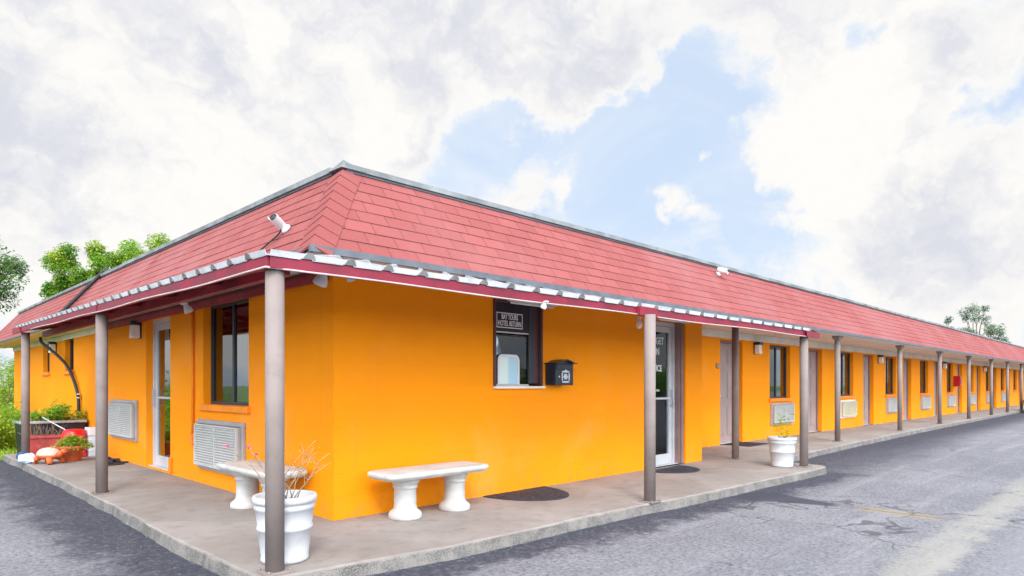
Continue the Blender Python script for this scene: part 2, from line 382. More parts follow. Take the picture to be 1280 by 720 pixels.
# frames for surfaces: local x along the surface, local y up, local z out of it
def face_south(x, y, z): return Matrix(((1,0,0,x),(0,0,-1,y),(0,1,0,z),(0,0,0,1)))     # looks to -y
def face_west(x, y, z): return Matrix(((0,0,-1,x),(-1,0,0,y),(0,1,0,z),(0,0,0,1)))     # looks to -x

# ------------------------------------------------------------------ ground, lot, walkway
LOT = -.10
g = MB(); g.face([(-900,-900,-.125),(900,-900,-.125),(900,900,-.125),(-900,900,-.125)]); tag(g.build('ground', 'ground'), kind='structure')
g = MB(); g.face([(-60,-45,LOT),(120,-45,LOT),(120,9.0,LOT),(-1.0,9.05,LOT),(-3,9.3,LOT),(-9,9.1,LOT),(-22,9.6,LOT),(-60,9.0,LOT)]); tag(g.build('car_park', 'lot'), kind='structure')

def jag(pts, step=.12, amp=.012):
    out = []
    for i in range(len(pts)):
        a = Vector((*pts[i], 0)); b = Vector((*pts[(i+1) % len(pts)], 0)); n = max(1, int((b-a).length/step))
        d = (b-a).normalized() if (b-a).length else Vector((1, 0, 0)); nn = Vector((-d.y, d.x, 0))
        for k in range(n):
            p = a+(b-a)*k/n+nn*random.uniform(-amp, amp)*(1 if (b-a).length < 60 else 0); out.append((p.x, p.y))
    return out
outer = [(-1.2,9.0),(-1.16,5.9),(-1.16,3.0),(-1.18,1.9),(-1.22,.2),(-1.22,-1.1),(-1.19,-1.24),(-1.08,-1.29),(-.62,-1.335),(.16,-1.43),(2.0,-1.47),(3.9,-1.58),(6.4,-1.66),(7.0,-1.68),(7.16,-1.65),(7.26,-1.55),(7.3,-1.2),(7.3,-.78),(11.1,-.62),(15.6,-.5),(20.7,-.42),(30,-.36),(58,-.3)]
edge = []
for i in range(len(outer)-1):
    a = Vector(outer[i]); b = Vector(outer[i+1]); L = (b-a).length; n = max(1, int(L/.05 if a.x < 9 else L/.3))
    d = (b-a)/L; nn = Vector((-d.y, d.x))
    for k in range(n):
        q = a+(b-a)*k/n; w_ = (q.x+q.y)*1.0; edge.append(q+nn*(random.gauss(0, .0012)+.006*math.sin(w_*2.3)+.004*math.sin(w_*5.9+1)+.0025*math.sin(w_*17+2)))
edge.append(Vector(outer[-1]))
inner_ring = [(58, 1.4), (6.2, 1.4), (6.2, .5), (.4, .5), (.4, 9.0)]
g = MB()
# a chipped arris: top edge, a small worn chamfer, then a rough face
top = []; cham = []; bot = []
for i, p in enumerate(edge):
    q = edge[min(i+1, len(edge)-1)]-edge[max(i-1, 0)]; q.normalize(); nn = Vector((-q.y, q.x))   # inward (to the left of travel)
    w_ = (p.x+p.y); c = .014+.006*math.sin(w_*3.1)+.004*math.sin(w_*11+.5)+abs(random.gauss(0, .0025)); j = .003*math.sin(w_*7.7)+random.gauss(0, .0015)
    top.append((*(p+nn*c), 0)); cham.append((*(p+nn*j), -c*.8-.004)); bot.append((*(p-nn*(.022+.008*math.sin(w_*4.7)+random.random()*.005)), -.13))
n = len(edge)
g.add([*top, *[(x, y, 0) for x, y in inner_ring]], [tuple(range(n+len(inner_ring)))])
g.add(top+cham, [(i, n+i, n+i+1, i+1) for i in range(n-1)])
g.add(cham+bot, [(i, n+i, n+i+1, i+1) for i in range(n-1)])
e0 = Vector((*edge[0], 0)); g.face([(e0.x, 9.0, 0), (.4, 9.0, 0), (.4, 9.0, -.13), (e0.x, 9.0, -.13)])
tag(g.build('walkway', 'slab'), kind='structure')

# ------------------------------------------------------------------ the motel
motel = thing('motel_building', 'long low orange motel with a red shingled mansard roof and flat top', 'building')

def wall(P, U, Nn, L, z0, z1, th, holes, name='wall'):
    """wall panel from P along U (unit), front face at P, thickness th towards -Nn, rectangular holes (u0,u1,z0,z1)"""
    P = Vector(P); U = Vector(U); Nn = Vector(Nn)
    us = sorted({0, L, *[h[0] for h in holes], *[h[1] for h in holes]}); zs = sorted({z0, z1, *[h[2] for h in holes], *[h[3] for h in holes]})
    solid = lambda i, j: 0 <= i < len(us)-1 and 0 <= j < len(zs)-1 and not any(h[0] <= (us[i]+us[i+1])/2 <= h[1] and h[2] <= (zs[j]+zs[j+1])/2 <= h[3] for h in holes)
    pt = lambda u, z, d: P+U*u+Vector((0, 0, z))-Nn*d
    b = MB(); flip = U.cross(Vector((0, 0, 1))).dot(Nn) < 0
    def q(a): b.face(a[::-1] if flip else a)
    for i in range(len(us)-1):
        for j in range(len(zs)-1):
            if not solid(i, j): continue
            u0, u1, a, c = us[i], us[i+1], zs[j], zs[j+1]
            q([pt(u0,a,0), pt(u1,a,0), pt(u1,c,0), pt(u0,c,0)]); q([pt(u1,a,th), pt(u0,a,th), pt(u0,c,th), pt(u1,c,th)])
            if not solid(i-1, j): q([pt(u0,a,th), pt(u0,a,0), pt(u0,c,0), pt(u0,c,th)])
            if not solid(i+1, j): q([pt(u1,a,0), pt(u1,a,th), pt(u1,c,th), pt(u1,c,0)])
            if not solid(i, j-1): q([pt(u0,a,th), pt(u1,a,th), pt(u1,a,0), pt(u0,a,0)])
            if not solid(i, j+1): q([pt(u0,c,0), pt(u1,c,0), pt(u1,c,th), pt(u0,c,th)])
    return b.build(name, 'wall', motel)

YW = 1.1          # room wing wall plane
XW = .15          # left wing wall plane
TOP = 2.34
XEND, YEND = 56.0, 17.95
doors = [9.23+4.24*k if k else 9.23 for k in range(11)]
doors = [9.23, 13.75, 18.0, 22.2, 26.35, 30.3, 34.4, 38.6, 42.8, 47.0, 51.2]
wins = [11.55, 16.0, 20.18, 24.35, 28.45, 32.6, 36.7, 40.9, 45.1, 49.3, 53.5]
DW, WW = .98, 1.14
wall((0,0,-.05), (1,0,0), (0,-1,0), 6.5, 0, TOP+.05, .22, [(1.94,2.73,1.24,2.20),(4.93,6.0,.05,2.21)])
wall((0,.222,-.05), (0,1,0), (-1,0,0), 7.4-.222, 0, TOP+.05, .22, [(1.78-.222,3.1-.222,1.02,2.22),(4.29-.222,5.34-.222,.07,2.20)])
wall((6.5,.222,-.05), (0,1,0), (1,0,0), YW+.2-.222, 0, TOP+.05, .22, [])
wall((6.502,YW,-.05), (1,0,0), (0,-1,0), XEND-6.502, 0, TOP+.05, .2, [(d-6.502, d+DW-6.502, .05, 2.17) for d in doors]+[(w-6.502, w+WW-6.502, .95, 2.17) for w in wins])
wall((.2,7.4,-.05), (1,0,0), (0,1,0), .3, 0, TOP+.05, .15, [])
wall((XW,7.402,-.05), (0,1,0), (-1,0,0), YEND-7.402, 0, TOP+.05, .2, [(10.67-7.402,11.46-7.402,1.55,2.24),(13.07-7.402,13.82-7.402,1.55,2.24),(15.75-7.402,16.66-7.402,1.1,2.22)])
wall((XW+.202,YEND,-.05), (1,0,0), (0,1,0), 8.8, 0, TOP+.05, .2, [])
wall((XEND,YW+.202,-.05), (0,1,0), (1,0,0), 8.3, 0, TOP+.05, .2, [])
wall((9.15,9.6,-.05), (1,0,0), (0,1,0), XEND-9.352, 0, TOP+.05, .2, [])
wall((9.15,9.6,-.05), (0,1,0), (1,0,0), YEND-.202-9.6, 0, TOP+.05, .2, [])
# inner partitions: dim rooms stand behind the glass
g = MB()
g.box((.25,3.4,.0),(5,3.5,2.2)); g.box((3.6,.3,0),(3.7,3.39,2.2)); g.box((4.6,2.4,0),(6.3,2.5,2.2)); g.box((.5,7.1,0),(6,7.2,2.2)); g.box((2.6,3.6,0),(2.7,7,2.2))
g.build('partition_wall', 'interior', motel)
g = MB()
for k in range(12): g.box((6.9+4.22*k, YW+.25, 0),(6.98+4.22*k, 7.5, 2.2))
g.box((7.1, 7.55, 0),(XEND-.3, 7.65, 2.2)); tag(g.build('party_wall', 'interior', motel), kind='stuff')
g = MB(); g.box((2.2,7.6,0),(2.3,17.6,2.2)); g.build('partition_wall', 'interior', motel)
g = MB(); g.box((.24,.24,-.09),(6.25,9.3,-.01)); g.box((6.26,YW+.22,-.09),(XEND-.22,9.3,-.01)); g.box((.4,9.31,-.09),(8.9,YEND-.21,-.01)); g.build('floor', 'interior', motel)
g = MB(); g.box((.3,.3,2.205),(6.2,7.3,2.23)); g.box((6.75,YW+.21,2.205),(XEND-.21,7.5,2.23)); g.box((XW+.21,7.7,2.245),(2.2,YEND-.21,2.26)); g.build('ceiling', 'interior', motel)

# ---- mansard roof in shingle courses
EZ, RZ, EO, RI = 2.295, 3.225, -.45, .25
RXE, RYE = XEND+.45, YEND+.45
def mansard(E0, E1, R0, R1, name, parent):
    E0, E1, R0, R1 = map(Vector, (E0, E1, R0, R1)); b = MB(); U = (E1-E0).normalized()
    Nn = U.cross(R0-E0).normalized()
    if Nn.z < 0: Nn = -Nn
    nC = 8; L = (E1-E0).length; prev = None
    for i in range(nC):
        v0, v1 = i/nC, (i+1)/nC
        a0 = E0.lerp(R0, v0); b0 = E1.lerp(R1, v0); a1 = E0.lerp(R0, v1); b1 = E1.lerp(R1, v1)
        nseg = max(1, int(L/.305)); lo = []; hi = []
        segs = [k/nseg for k in range(nseg+1)]
        for t in segs:
            j = random.gauss(0, .0022)
            lo.append(a0.lerp(b0, t)+Nn*(.0065+random.gauss(0, .0012))+(E0-R0).normalized()*(.003+j)); hi.append(a1.lerp(b1, t)+Nn*.002)
        for k in range(nseg):
            us = [(p-E0).dot(U)+.07*((i*37) % 11)*.1 for p in (lo[k], lo[k+1], hi[k+1], hi[k])]
            f = [lo[k], lo[k+1], hi[k+1], hi[k]]; uv = [(us[0], i*.1+.001), (us[1], i*.1+.001), (us[2], i*.1+.099), (us[3], i*.1+.099)]
            b.face(f, 0, False, uv)
            r = [lo[k]-Nn*.006, lo[k+1]-Nn*.006, lo[k+1], lo[k]]; b.face(r, 0, False, [(us[0], i*.1+.05)]*4)
    return b.build(name, 'shingle', parent)
c00, r00 = (EO,EO,EZ), (RI,RI,RZ); cX0, rX0 = (RXE,EO,EZ), (RXE-.7,RI,RZ); c0Y, r0Y = (EO,RYE,EZ), (RI,RYE-.7,RZ)
roof = MB()
roof.face([(RI+.01,RI+.01,RZ-.02),(RXE-.71,RI+.01,RZ-.02),(RXE-.71,9.2,RZ-.02),(RI+.01,9.2,RZ-.02)]); roof.face([(RI+.01,9.2,RZ-.02),(9,9.2,RZ-.02),(9,RYE-.71,RZ-.02),(RI+.01,RYE-.71,RZ-.02)])
for a, b2 in (((RXE-.71,9.2),(9,9.2)), ((9,9.2),(9,RYE-.71))): roof.face([(a[0],a[1],RZ-.02),(b2[0],b2[1],RZ-.02),(b2[0]+.55,b2[1]+.55,2.3),(a[0]+.55,a[1]+.55,2.3)])
roof = roof.build('roof', 'flatroof', motel)
mansard(c00, cX0, r00, rX0, 'shingle_slope', roof); mansard(c0Y, c00, r0Y, r00, 'shingle_slope', roof)
mansard((9.6,RYE,EZ), c0Y, (8.9,RYE-.7,RZ), r0Y, 'shingle_slope', roof); mansard(cX0, (RXE,9.8,EZ), rX0, (RXE-.7,9.1,RZ), 'shingle_slope', roof)
# hip caps
def hip(c, r, dirs):
    c = Vector(c); r = Vector(r); b = MB(); n = 9; H = (r-c).normalized(); NH = Vector((0,0,0))
    for d, _ in dirs:
        q = Vector(d).cross(H).normalized(); NH += q if q.z > 0 else -q
    NH.normalize()
    for i in range(n):
        p0 = c.lerp(r, i/n)-H*.012; p1 = c.lerp(r, (i+1)/n)
        for d, sgn in dirs:
            d = Vector(d); Nn = d.cross(H).normalized()
            if Nn.z < 0: Nn = -Nn
            w = (d-H*d.dot(H)).normalized()*.17
            A = p0+NH*.030; B = p0+w+Nn*.016; C2 = p1+w+Nn*.010; D2 = p1+NH*.021
            f = [A, B, C2, D2] if sgn > 0 else [A, D2, C2, B]
            uv = [(.02,.11),(.28,.11),(.28,.19),(.02,.19)] if sgn > 0 else [(.02,.11),(.02,.19),(.28,.19),(.28,.11)]
            b.face(f, 0, False, uv)
            b.face([A, A-Nn*.016, B-Nn*.016, B], 0, False, [(.2,.15)]*4); b.face([B, B-Nn*.02, C2-Nn*.012, C2], 0, False, [(.2,.15)]*4)
    b.build('hip_cap', 'shingle', roof)
hip(c00, r00, (((1,0,0),1),((0,1,0),-1))); hip(c0Y, r0Y, (((0,-1,0),1),((1,0,0),-1)))
# coping along the top: a pale metal cap over a darker lip, with lapped joints
def coping(a, b, out, name='roof_coping'):
    a = Vector(a); b = Vector(b); o = Vector(out); L = (b-a).length; U = (b-a)/L; g = MB(); n = max(1, int(L/3.0))
    Z = Vector((0,0,1))
    for i in range(n):
        p = a+U*(L*i/n); q = a+U*(L*(i+1)/n+.02); k = .002*(i % 2); w = random.gauss(0, .004); w2 = random.gauss(0, .004)
        P = lambda P0, d, z: P0+o*(d+k)+Z*(z+k)
        g.hexa([P(p,.055,-.012+w),P(q,.055,-.012+w2),P(q,.055,.038+w2),P(p,.055,.038+w)], [P(p,-.16,-.012+w),P(q,-.16,-.012+w2),P(q,-.16,.05+w2),P(p,-.16,.05+w)], 0)
        g.hexa([P(p,.035,-.035),P(q,.035,-.035),P(q,.035,-.014),P(p,.035,-.014)], [P(p,-.1,-.035),P(q,-.1,-.035),P(q,-.1,-.014),P(p,-.1,-.014)], 1)
    return g.build(name, ['coping', 'drip'], roof)
coping((RI,RI,RZ+.01), (RXE-.7,RI,RZ+.01), (0,-1,0)); coping((RI,RI+.17,RZ+.01), (RI,RYE-.7,RZ+.01), (-1,0,0))
g = MB(); g.add([(RI-.06,RI-.06,RZ),(RI+.2,RI-.06,RZ+.005),(RI+.2,RI+.2,RZ+.03),(RI-.06,RI+.2,RZ+.005),(RI-.01,RI-.01,RZ+.09)], [(0,1,4),(1,2,4),(2,3,4),(3,0,4),(3,2,1,0)]); g.build('coping_corner', 'coping', roof)
# grey drip edge at the eave
def eavebox(lo, hi, m, name): 
    b = MB(); b.box(lo, hi); return b.build(name, m, roof)
eavebox((EO-.025,EO-.03,2.25), (RXE,EO+.0,2.305), 'drip', 'drip_edge'); eavebox((EO-.025,8.4,2.27), (EO+.005,RYE,2.305), 'drip', 'drip_edge'); eavebox((EO-.02,EO+.003,2.275), (EO+.005,8.395,2.302), 'drip', 'drip_edge')
# soffits and the cream board along the top of the room walls
g = MB()
g.hexa([(6.52,YW-.03,2.295),(XEND+.4,YW-.03,2.295),(XEND+.4,YW-.03,2.315),(6.52,YW-.03,2.315)], [(6.52,EO+.01,2.238),(XEND+.4,EO+.01,2.238),(XEND+.4,EO+.01,2.258),(6.52,EO+.01,2.258)]); g.build('soffit', 'cream', motel)
g = MB(); g.box((EO+.01,EO+.01,2.255),(6.515,-.003,2.27)); g.box((EO+.01,0,2.255),(-.003,YEND+.4,2.27)); g.box((.003,7.43,2.272),(XW-.003,YEND+.4,2.285)); g.build('soffit', 'cream', motel)
g = MB(); g.box((6.53,YW-.028,2.15),(XEND,YW-.003,2.292)); g.build('wall_board', 'cream', motel)
g = MB(); g.box((XW-.028,7.43,2.16),(XW-.003,YEND,2.268)); g.build('wall_board', 'cream', motel)
g = MB(); g.box((-.018,.05,2.20),(-.003,7.4,2.252)); g.build('wall_board', 'red', motel)

# ---- windows and doors (children of the motel)
def window(mt, w, h, parts, name='window', dark_left=True, curtain='curtain', sill=True, depth=.11, big=False):
    """mt: frame at the middle of the opening's foot on the wall face, z out of the wall"""
    f = MB(); d = -depth; fw = .035
    f.box((-w/2,0,d-.03),(-w/2+fw,h,d+.02),0,mt); f.box((w/2-fw,0,d-.03),(w/2,h,d+.02),0,mt); f.box((-w/2+fw,0,d-.03),(w/2-fw,fw,d+.02),0,mt); f.box((-w/2+fw,h-fw,d-.03),(w/2-fw,h,d+.02),0,mt)
    f.box((-.022,fw,d-.025),(.022,h-fw,d+.012),0,mt)
    W = f.build(name, 'darkframe', motel)
    for s, gm in ((-1, 'darkglass'), (1, 'glass')):
        p = MB(); x0, x1 = (-w/2+fw+.001, -.023) if s < 0 else (.023, w/2-fw-.001)
        p.box((x0,fw+.001,d-.012),(x1,h-fw-.001,d-.007),0,mt); p.build('pane', gm, W)
    # pleated curtain
    c = MB(); n = 26; V = []; 
    for i in range(n+1):
        x = -w/2+.01+(w-.02)*i/n; z = d-.09+.018*math.sin(i*2.1)+.008*math.sin(i*.7)
        V.append((mt @ Vector((x,.01,z)), mt @ Vector((x,h-.01,z))))
    for i in range(n): c.face([V[i][0], V[i+1][0], V[i+1][1], V[i][1]], 0 if (i > n*.46) else 1, True)
    c.build('curtain', [curtain, 'screen'], W)
    if sill:
        s = MB(); s.box((-w/2-.05,-.075,-.10),(w/2+.05,-.002,.045),0,mt); s.build('sill', 'sill', W, bevel=.006)
    return W
for i, w0 in enumerate(wins): window(face_south(w0+WW/2, YW, .9), WW, 1.22, 2, curtain='curtain')
window(face_west(0, (1.78+3.1)/2, .97), 1.32, 1.2, 2)
for y0, y1, z0, z1 in ((10.67,11.46,1.5,2.19),(13.07,13.82,1.5,2.19),(15.75,16.66,1.05,2.17)): window(face_west(XW, (y0+y1)/2, z0), y1-y0, z1-z0, 2)

def room_door(x, k):
    mt = face_south(x+DW/2, YW, 0); w, h, d = DW, 2.12, -.13
    f = MB(); f.box((-w/2,0,d-.05),(-w/2+.05,h,d+.03),0,mt); f.box((w/2-.05,0,d-.05),(w/2,h,d+.03),0,mt); f.box((-w/2+.05,h-.05,d-.05),(w/2-.05,h,d+.03),0,mt)
    D = f.build('door', 'doorframe', motel)
    l = MB(); l.box((-w/2+.053,.012,d-.045),(w/2-.053,h-.053,d-.004),0,mt)
    for px in (-.2, .2):
        for a, b in ((.16,.78),(.92,1.5),(1.62,1.94)):
            l.box((px-.14,a,d-.0035),(px+.14,b,d+.004),0,mt); l.box((px-.115,a+.025,d+.0042),(px+.115,b-.025,d+.010),0,mt)
    l.build('leaf', 'doorpaint', D, bevel=.004)
    kb = MB(); kb.lathe([(.02,0),(.03,.006),(.012,.01),(.012,.035),(.028,.05),(.03,.062),(.018,.075)],16,0,mtx=mt @ Matrix.Translation((-w/2+.12,.98,d-.004))); kb.build('knob', 'silver', D); kb = MB(); kb.lathe([(.02,0),(.02,.012),(.012,.016)],14,0,mtx=mt @ Matrix.Translation((-w/2+.12,1.12,d-.004))); kb.build('lock', 'silver', D)
    t = MB(); t.box((-w/2+.051,-.005,d-.05),(w/2-.051,.011,d+.05),0,mt); t.build('threshold', 'alum', D)
for k, x in enumerate(doors): room_door(x, k)
# number plate beside the first room door
nm = MB(); nm.cbox((0,0,.005),(.12,.10,.008),0,face_south(9.11,YW,1.585)); nm = nm.build('number_plate', 'black', motel); text('22', 'numerals', .095, face_south(9.11,YW-.0095,1.585), nm, 'cream')

def glass_door(mt, w, h, d, side, gm='glass'):
    f = MB(); fw = .055
    f.box((-w/2,0,d-.06),(-w/2+fw,h,d+.03),0,mt); f.box((w/2-fw,0,d-.06),(w/2,h,d+.03),0,mt); f.box((-w/2+fw,h-.06,d-.06),(w/2-fw,h,d+.03),0,mt)
    D = f.build('door', 'alum', motel)
    l = MB(); a, b = -w/2+fw+.004, w/2-fw-.004; zt = h-.064
    l.box((a,.012,d-.03),(a+.075,zt,d+.015),0,mt); l.box((b-.075,.012,d-.03),(b,zt,d+.015),0,mt); l.box((a+.075,zt-.09,d-.03),(b-.075,zt,d+.015),0,mt); l.box((a+.075,.012,d-.03),(b-.075,.16,d+.015),0,mt); l.box((a+.075,.985,d-.028),(b-.075,1.015,d+.02),0,mt)
    l.build('leaf', 'alum', D, bevel=.003)
    p = MB(); p.box((a+.0755,.1605,d-.012),(b-.0755,.9845,d-.007),0,mt); p.box((a+.0755,1.0155,d-.012),(b-.0755,zt-.0905,d-.007),0,mt); p.build('pane', gm, D)
    hd = MB(); xs = a+.037 if side < 0 else b-.037
    hd.tube([mt @ Vector(q) for q in ((xs,.88,d+.015),(xs,.88,d+.06),(xs,1.12,d+.06),(xs,1.12,d+.015))], .009, 10); hd.build('handle', 'silver', D)
    t = MB(); t.box((-w/2,-.02,d-.06),(w/2,.010,d+.09),0,mt); t.build('threshold', 'alum', D)
    return D
od = glass_door(face_south((4.93+5.90)/2, 0, 0), .97, 2.15, -.16, 1, 'clearglass')
g = MB(); g.box((5.901,-.0+.06,0),(5.999,.19,2.155)); g.box((5.935,.03,0),(5.998,.0595,2.155)); g.build('door_jamb', 'doorframe', motel)
for i, (s, z, sz) in enumerate((('BUDGET', 1.86, .145), ('INN', 1.70, .145), ('OFFICE', 1.45, .135))):
    text(s, 'lettering', sz, face_south(5.42, .1652, z), od, sx=.8)
text('PLEASE PULL', 'lettering', .04, face_south(5.42, .1652, 1.12), od)
ld = glass_door(face_west(0, (4.29+5.34)/2, .02), 1.05, 2.13, -.12, -1)
text('2', 'lettering', .09, face_west(.1252, 4.62, 1.72), ld)
# things behind the office door
g = MB(); g.box((4.95,1.2,0),(5.75,1.6,1.0)); g.box((4.92,1.15,1.0),(5.78,1.65,1.03)); tag(g.build('reception_counter', 'wood', bevel=.006), 'brown wooden counter seen through the office door glass', 'counter')
g = MB(); mt = face_south(5.66,.176,1.38); g.prism([(-.05,-.22),(.045,-.22),(.05,.0),(.02,.06),(.02,.26),(-.02,.26),(-.02,.06),(-.05,.0)], -.006, -.002, 0, mt); tag(g.build('door_tag', 'bluepaint'), 'blue paper tag hanging inside the office door glass', 'tag')

# office check-in window: dark upper pane, brown jamb liner, service pane
WX0, WX1, WZ0, WZ1 = 1.94, 2.73, 1.19, 2.15
f = MB(); e = .002
f.box((WX0+e,-.02,WZ0+e),(WX0+.03,.218,WZ1-e)); f.box((WX1-.03,-.02,WZ0+e),(WX1-e,.30,WZ1-e)); f.box((WX0+.031,-.02,WZ1-.03),(WX1-.031,.218,WZ1-e)); f.box((WX1-.215,.03,WZ0+.032),(WX1-.031,.06,WZ1-.031))
sw = f.build('window', 'jamb', motel); f = MB(); f.box((WX1-.214,.006,WZ0+.032),(WX1-.13,.0295,WZ1-.031)); f.build('window_stile', 'darkframe', sw)
f = MB(); f.box((WX0-.01,-.05,WZ0-.028),(WX1+.01,.2,WZ0-.001)); f.build('sill', 'cream', sw, bevel=.004)
f = MB(); f.box((WX0+.031,.012,1.80),(WX1-.216,.024,WZ1-.031)); f.build('dark_panel', 'black', sw)
f = MB(); f.box((WX0+.031,.028,WZ0+.003),(WX1-.216,.032,1.798)); f.build('pane', 'clearglass', sw)
f = MB()
f.box((WX0+.031,.010,1.784),(WX1-.216,.0275,1.799)); f.box((WX0+.031,.010,WZ0+.003),(WX1-.216,.0275,WZ0+.02)); f.build('pane_rail', 'alum', sw)
# white rounded hatch in the service pane
def rrect(x0, x1, y0, y1, r, n=6):
    P = []
    for cx, cy, a in ((x1-r,y1-r,0),(x0+r,y1-r,90),(x0,y0,None),(x1,y0,None)):
        if a is None: P.append((cx, cy))
        else: P += [(cx+r*math.cos(R(a+90*k/n)), cy+r*math.sin(R(a+90*k/n))) for k in range(n+1)]
    return P
hm = face_south(0, .006, 0); h_ = MB(); O = rrect(2.02,2.36,1.213,1.545,.07); I = rrect(2.05,2.33,1.214,1.515,.05)
k = len(O)
h_.add([hm @ Vector((*p, 0)) for p in O]+[hm @ Vector((*p, 0)) for p in I]+[hm @ Vector((*p, -.012)) for p in O]+[hm @ Vector((*p, -.012)) for p in I],
  [(i,(i+1)%k,k+(i+1)%k,k+i) for i in range(k)]+[(i,2*k+i,2*k+(i+1)%k,(i+1)%k) for i in range(k)]+[(k+i,k+(i+1)%k,3*k+(i+1)%k,3*k+i) for i in range(k)])
hh = h_.build('service_hatch', 'whiteplastic', sw)
h_ = MB(); h_.prism(I, -.010, -.006, 0, hm); m_, t_, b_ = newmat('pale_hatch_panel'); b_.inputs['Roughness'].default_value = .15
px_ = t_.xyz(t_.pos())[0]; t_.l.new(t_.mix(t_.ramp(px_, 2.17, 2.20), (.66,.76,.70), (.40,.62,.72)), b_.inputs['Base Color']); h_.build('hatch_panel', m_, hh)
# small sign on the dark panel
sg = MB(); sm_ = face_south(2.205, .0095, 1.925); sg.box((-.205,-.085,-.0012),(.205,.085,.0012),0,sm_); sg = tag(sg.build('window_sign', 'black'), 'small black sign with white letters on the dark upper office window', 'sign')
b = MB(); 
for lo, hi in (((-.205,.076),(.205,.085)),((-.205,-.085),(.205,-.076)),((-.205,-.0759),(-.196,.0759)),((.196,-.0759),(.205,.0759))): b.box((*lo,.0014),(*hi,.0026),0,sm_)
b.build('border', 'letter', sg)
text('BAY TOURS', 'lettering', .082, sm_ @ Matrix.Translation((0,.037,.002)), sg, sx=.60); text('HOTEL RETURN', 'lettering', .082, sm_ @ Matrix.Translation((0,-.036,.002)), sg, sx=.62)
# inside the service window
g = MB(); g.box((1.9,.42,1.0),(3.2,.80,1.04)); g.box((1.95,.45,0),(3.15,.78,.999)); tag(g.build('office_desk', 'interior'), 'grey desk behind the office service window', 'desk')
g = MB(); g.box((2.2,1.9,1.0),(2.7,1.95,2.05)); g.box((1.98,1.3,1.0),(2.1,1.9,2.1)); tag(g.build('filing_cabinet', 'paper'), 'tall white cabinet deep inside the office window', 'cabinet')
g = MB(); g.lathe([(.10,0),(.125,.02),(.125,.16),(.11,.18),(.125,.2),(.125,.34),(.09,.40),(.03,.43),(.03,.47)],24,0,(2.52,.62,1.04)); tag(g.build('water_bottle', 'bluepaint'), 'large blue water bottle on the desk behind the service window', 'bottle')
g = MB(); g.box((2.45,.30,1.22),(2.58,.305,1.56)); tag(g.build('leaflet_strip', 'paper'), 'narrow white printed notice inside the service window beside the hatch', 'notice')

# ---- room wing posts, parts of the motel
def post(x, y, z0, z1, r, parent, bracket=True, plate=True):
    b = MB(); b.lathe([(r,z0+.012),(r,z1)],28,0,(x,y,0)); o = b.build('post', 'post', parent)
    if plate:
        p = MB(); p.cbox((x,y,z0+.006),(r*3.0,r*3.0,.011)); 
        for sx in (-1,1):
            for sy in (-1,1): p.lathe([(.011,0),(.011,.012),(.006,.016)],8,0,(x+sx*r*1.2,y+sy*r*1.2,z0+.0115))
        p.build('base_plate', 'post', o, bevel=.002)
    if bracket:
        p = MB(); p.add([(x-.05,y-.05,z1-.055),(x+.05,y-.05,z1-.055),(x+.05,y+.05,z1-.055),(x-.05,y+.05,z1-.055),(x-.13,y-.07,z1),(x+.13,y-.07,z1),(x+.13,y+.07,z1),(x-.13,y+.07,z1),(x-.13,y-.07,z1+.035),(x+.13,y-.07,z1+.035),(x+.13,y+.07,z1+.035),(x-.13,y+.07,z1+.035)],
          [(3,2,1,0)]+[(a,(a+1)%4,4+(a+1)%4,4+a) for a in range(4)]+[(4+a,4+(a+1)%4,8+(a+1)%4,8+a) for a in range(4)]+[(8,9,10,11)]); p.build('bracket', 'post', o)
    return o
for x in (11.77, 16.4, 20.7, 24.95, 29.2, 33.0, 37.0, 41.2, 45.4, 49.6, 53.8): post(x, -.27, 0, 2.208, .056, motel)
post(7.08, -.275, 0, 2.235, .056, motel, bracket=False)

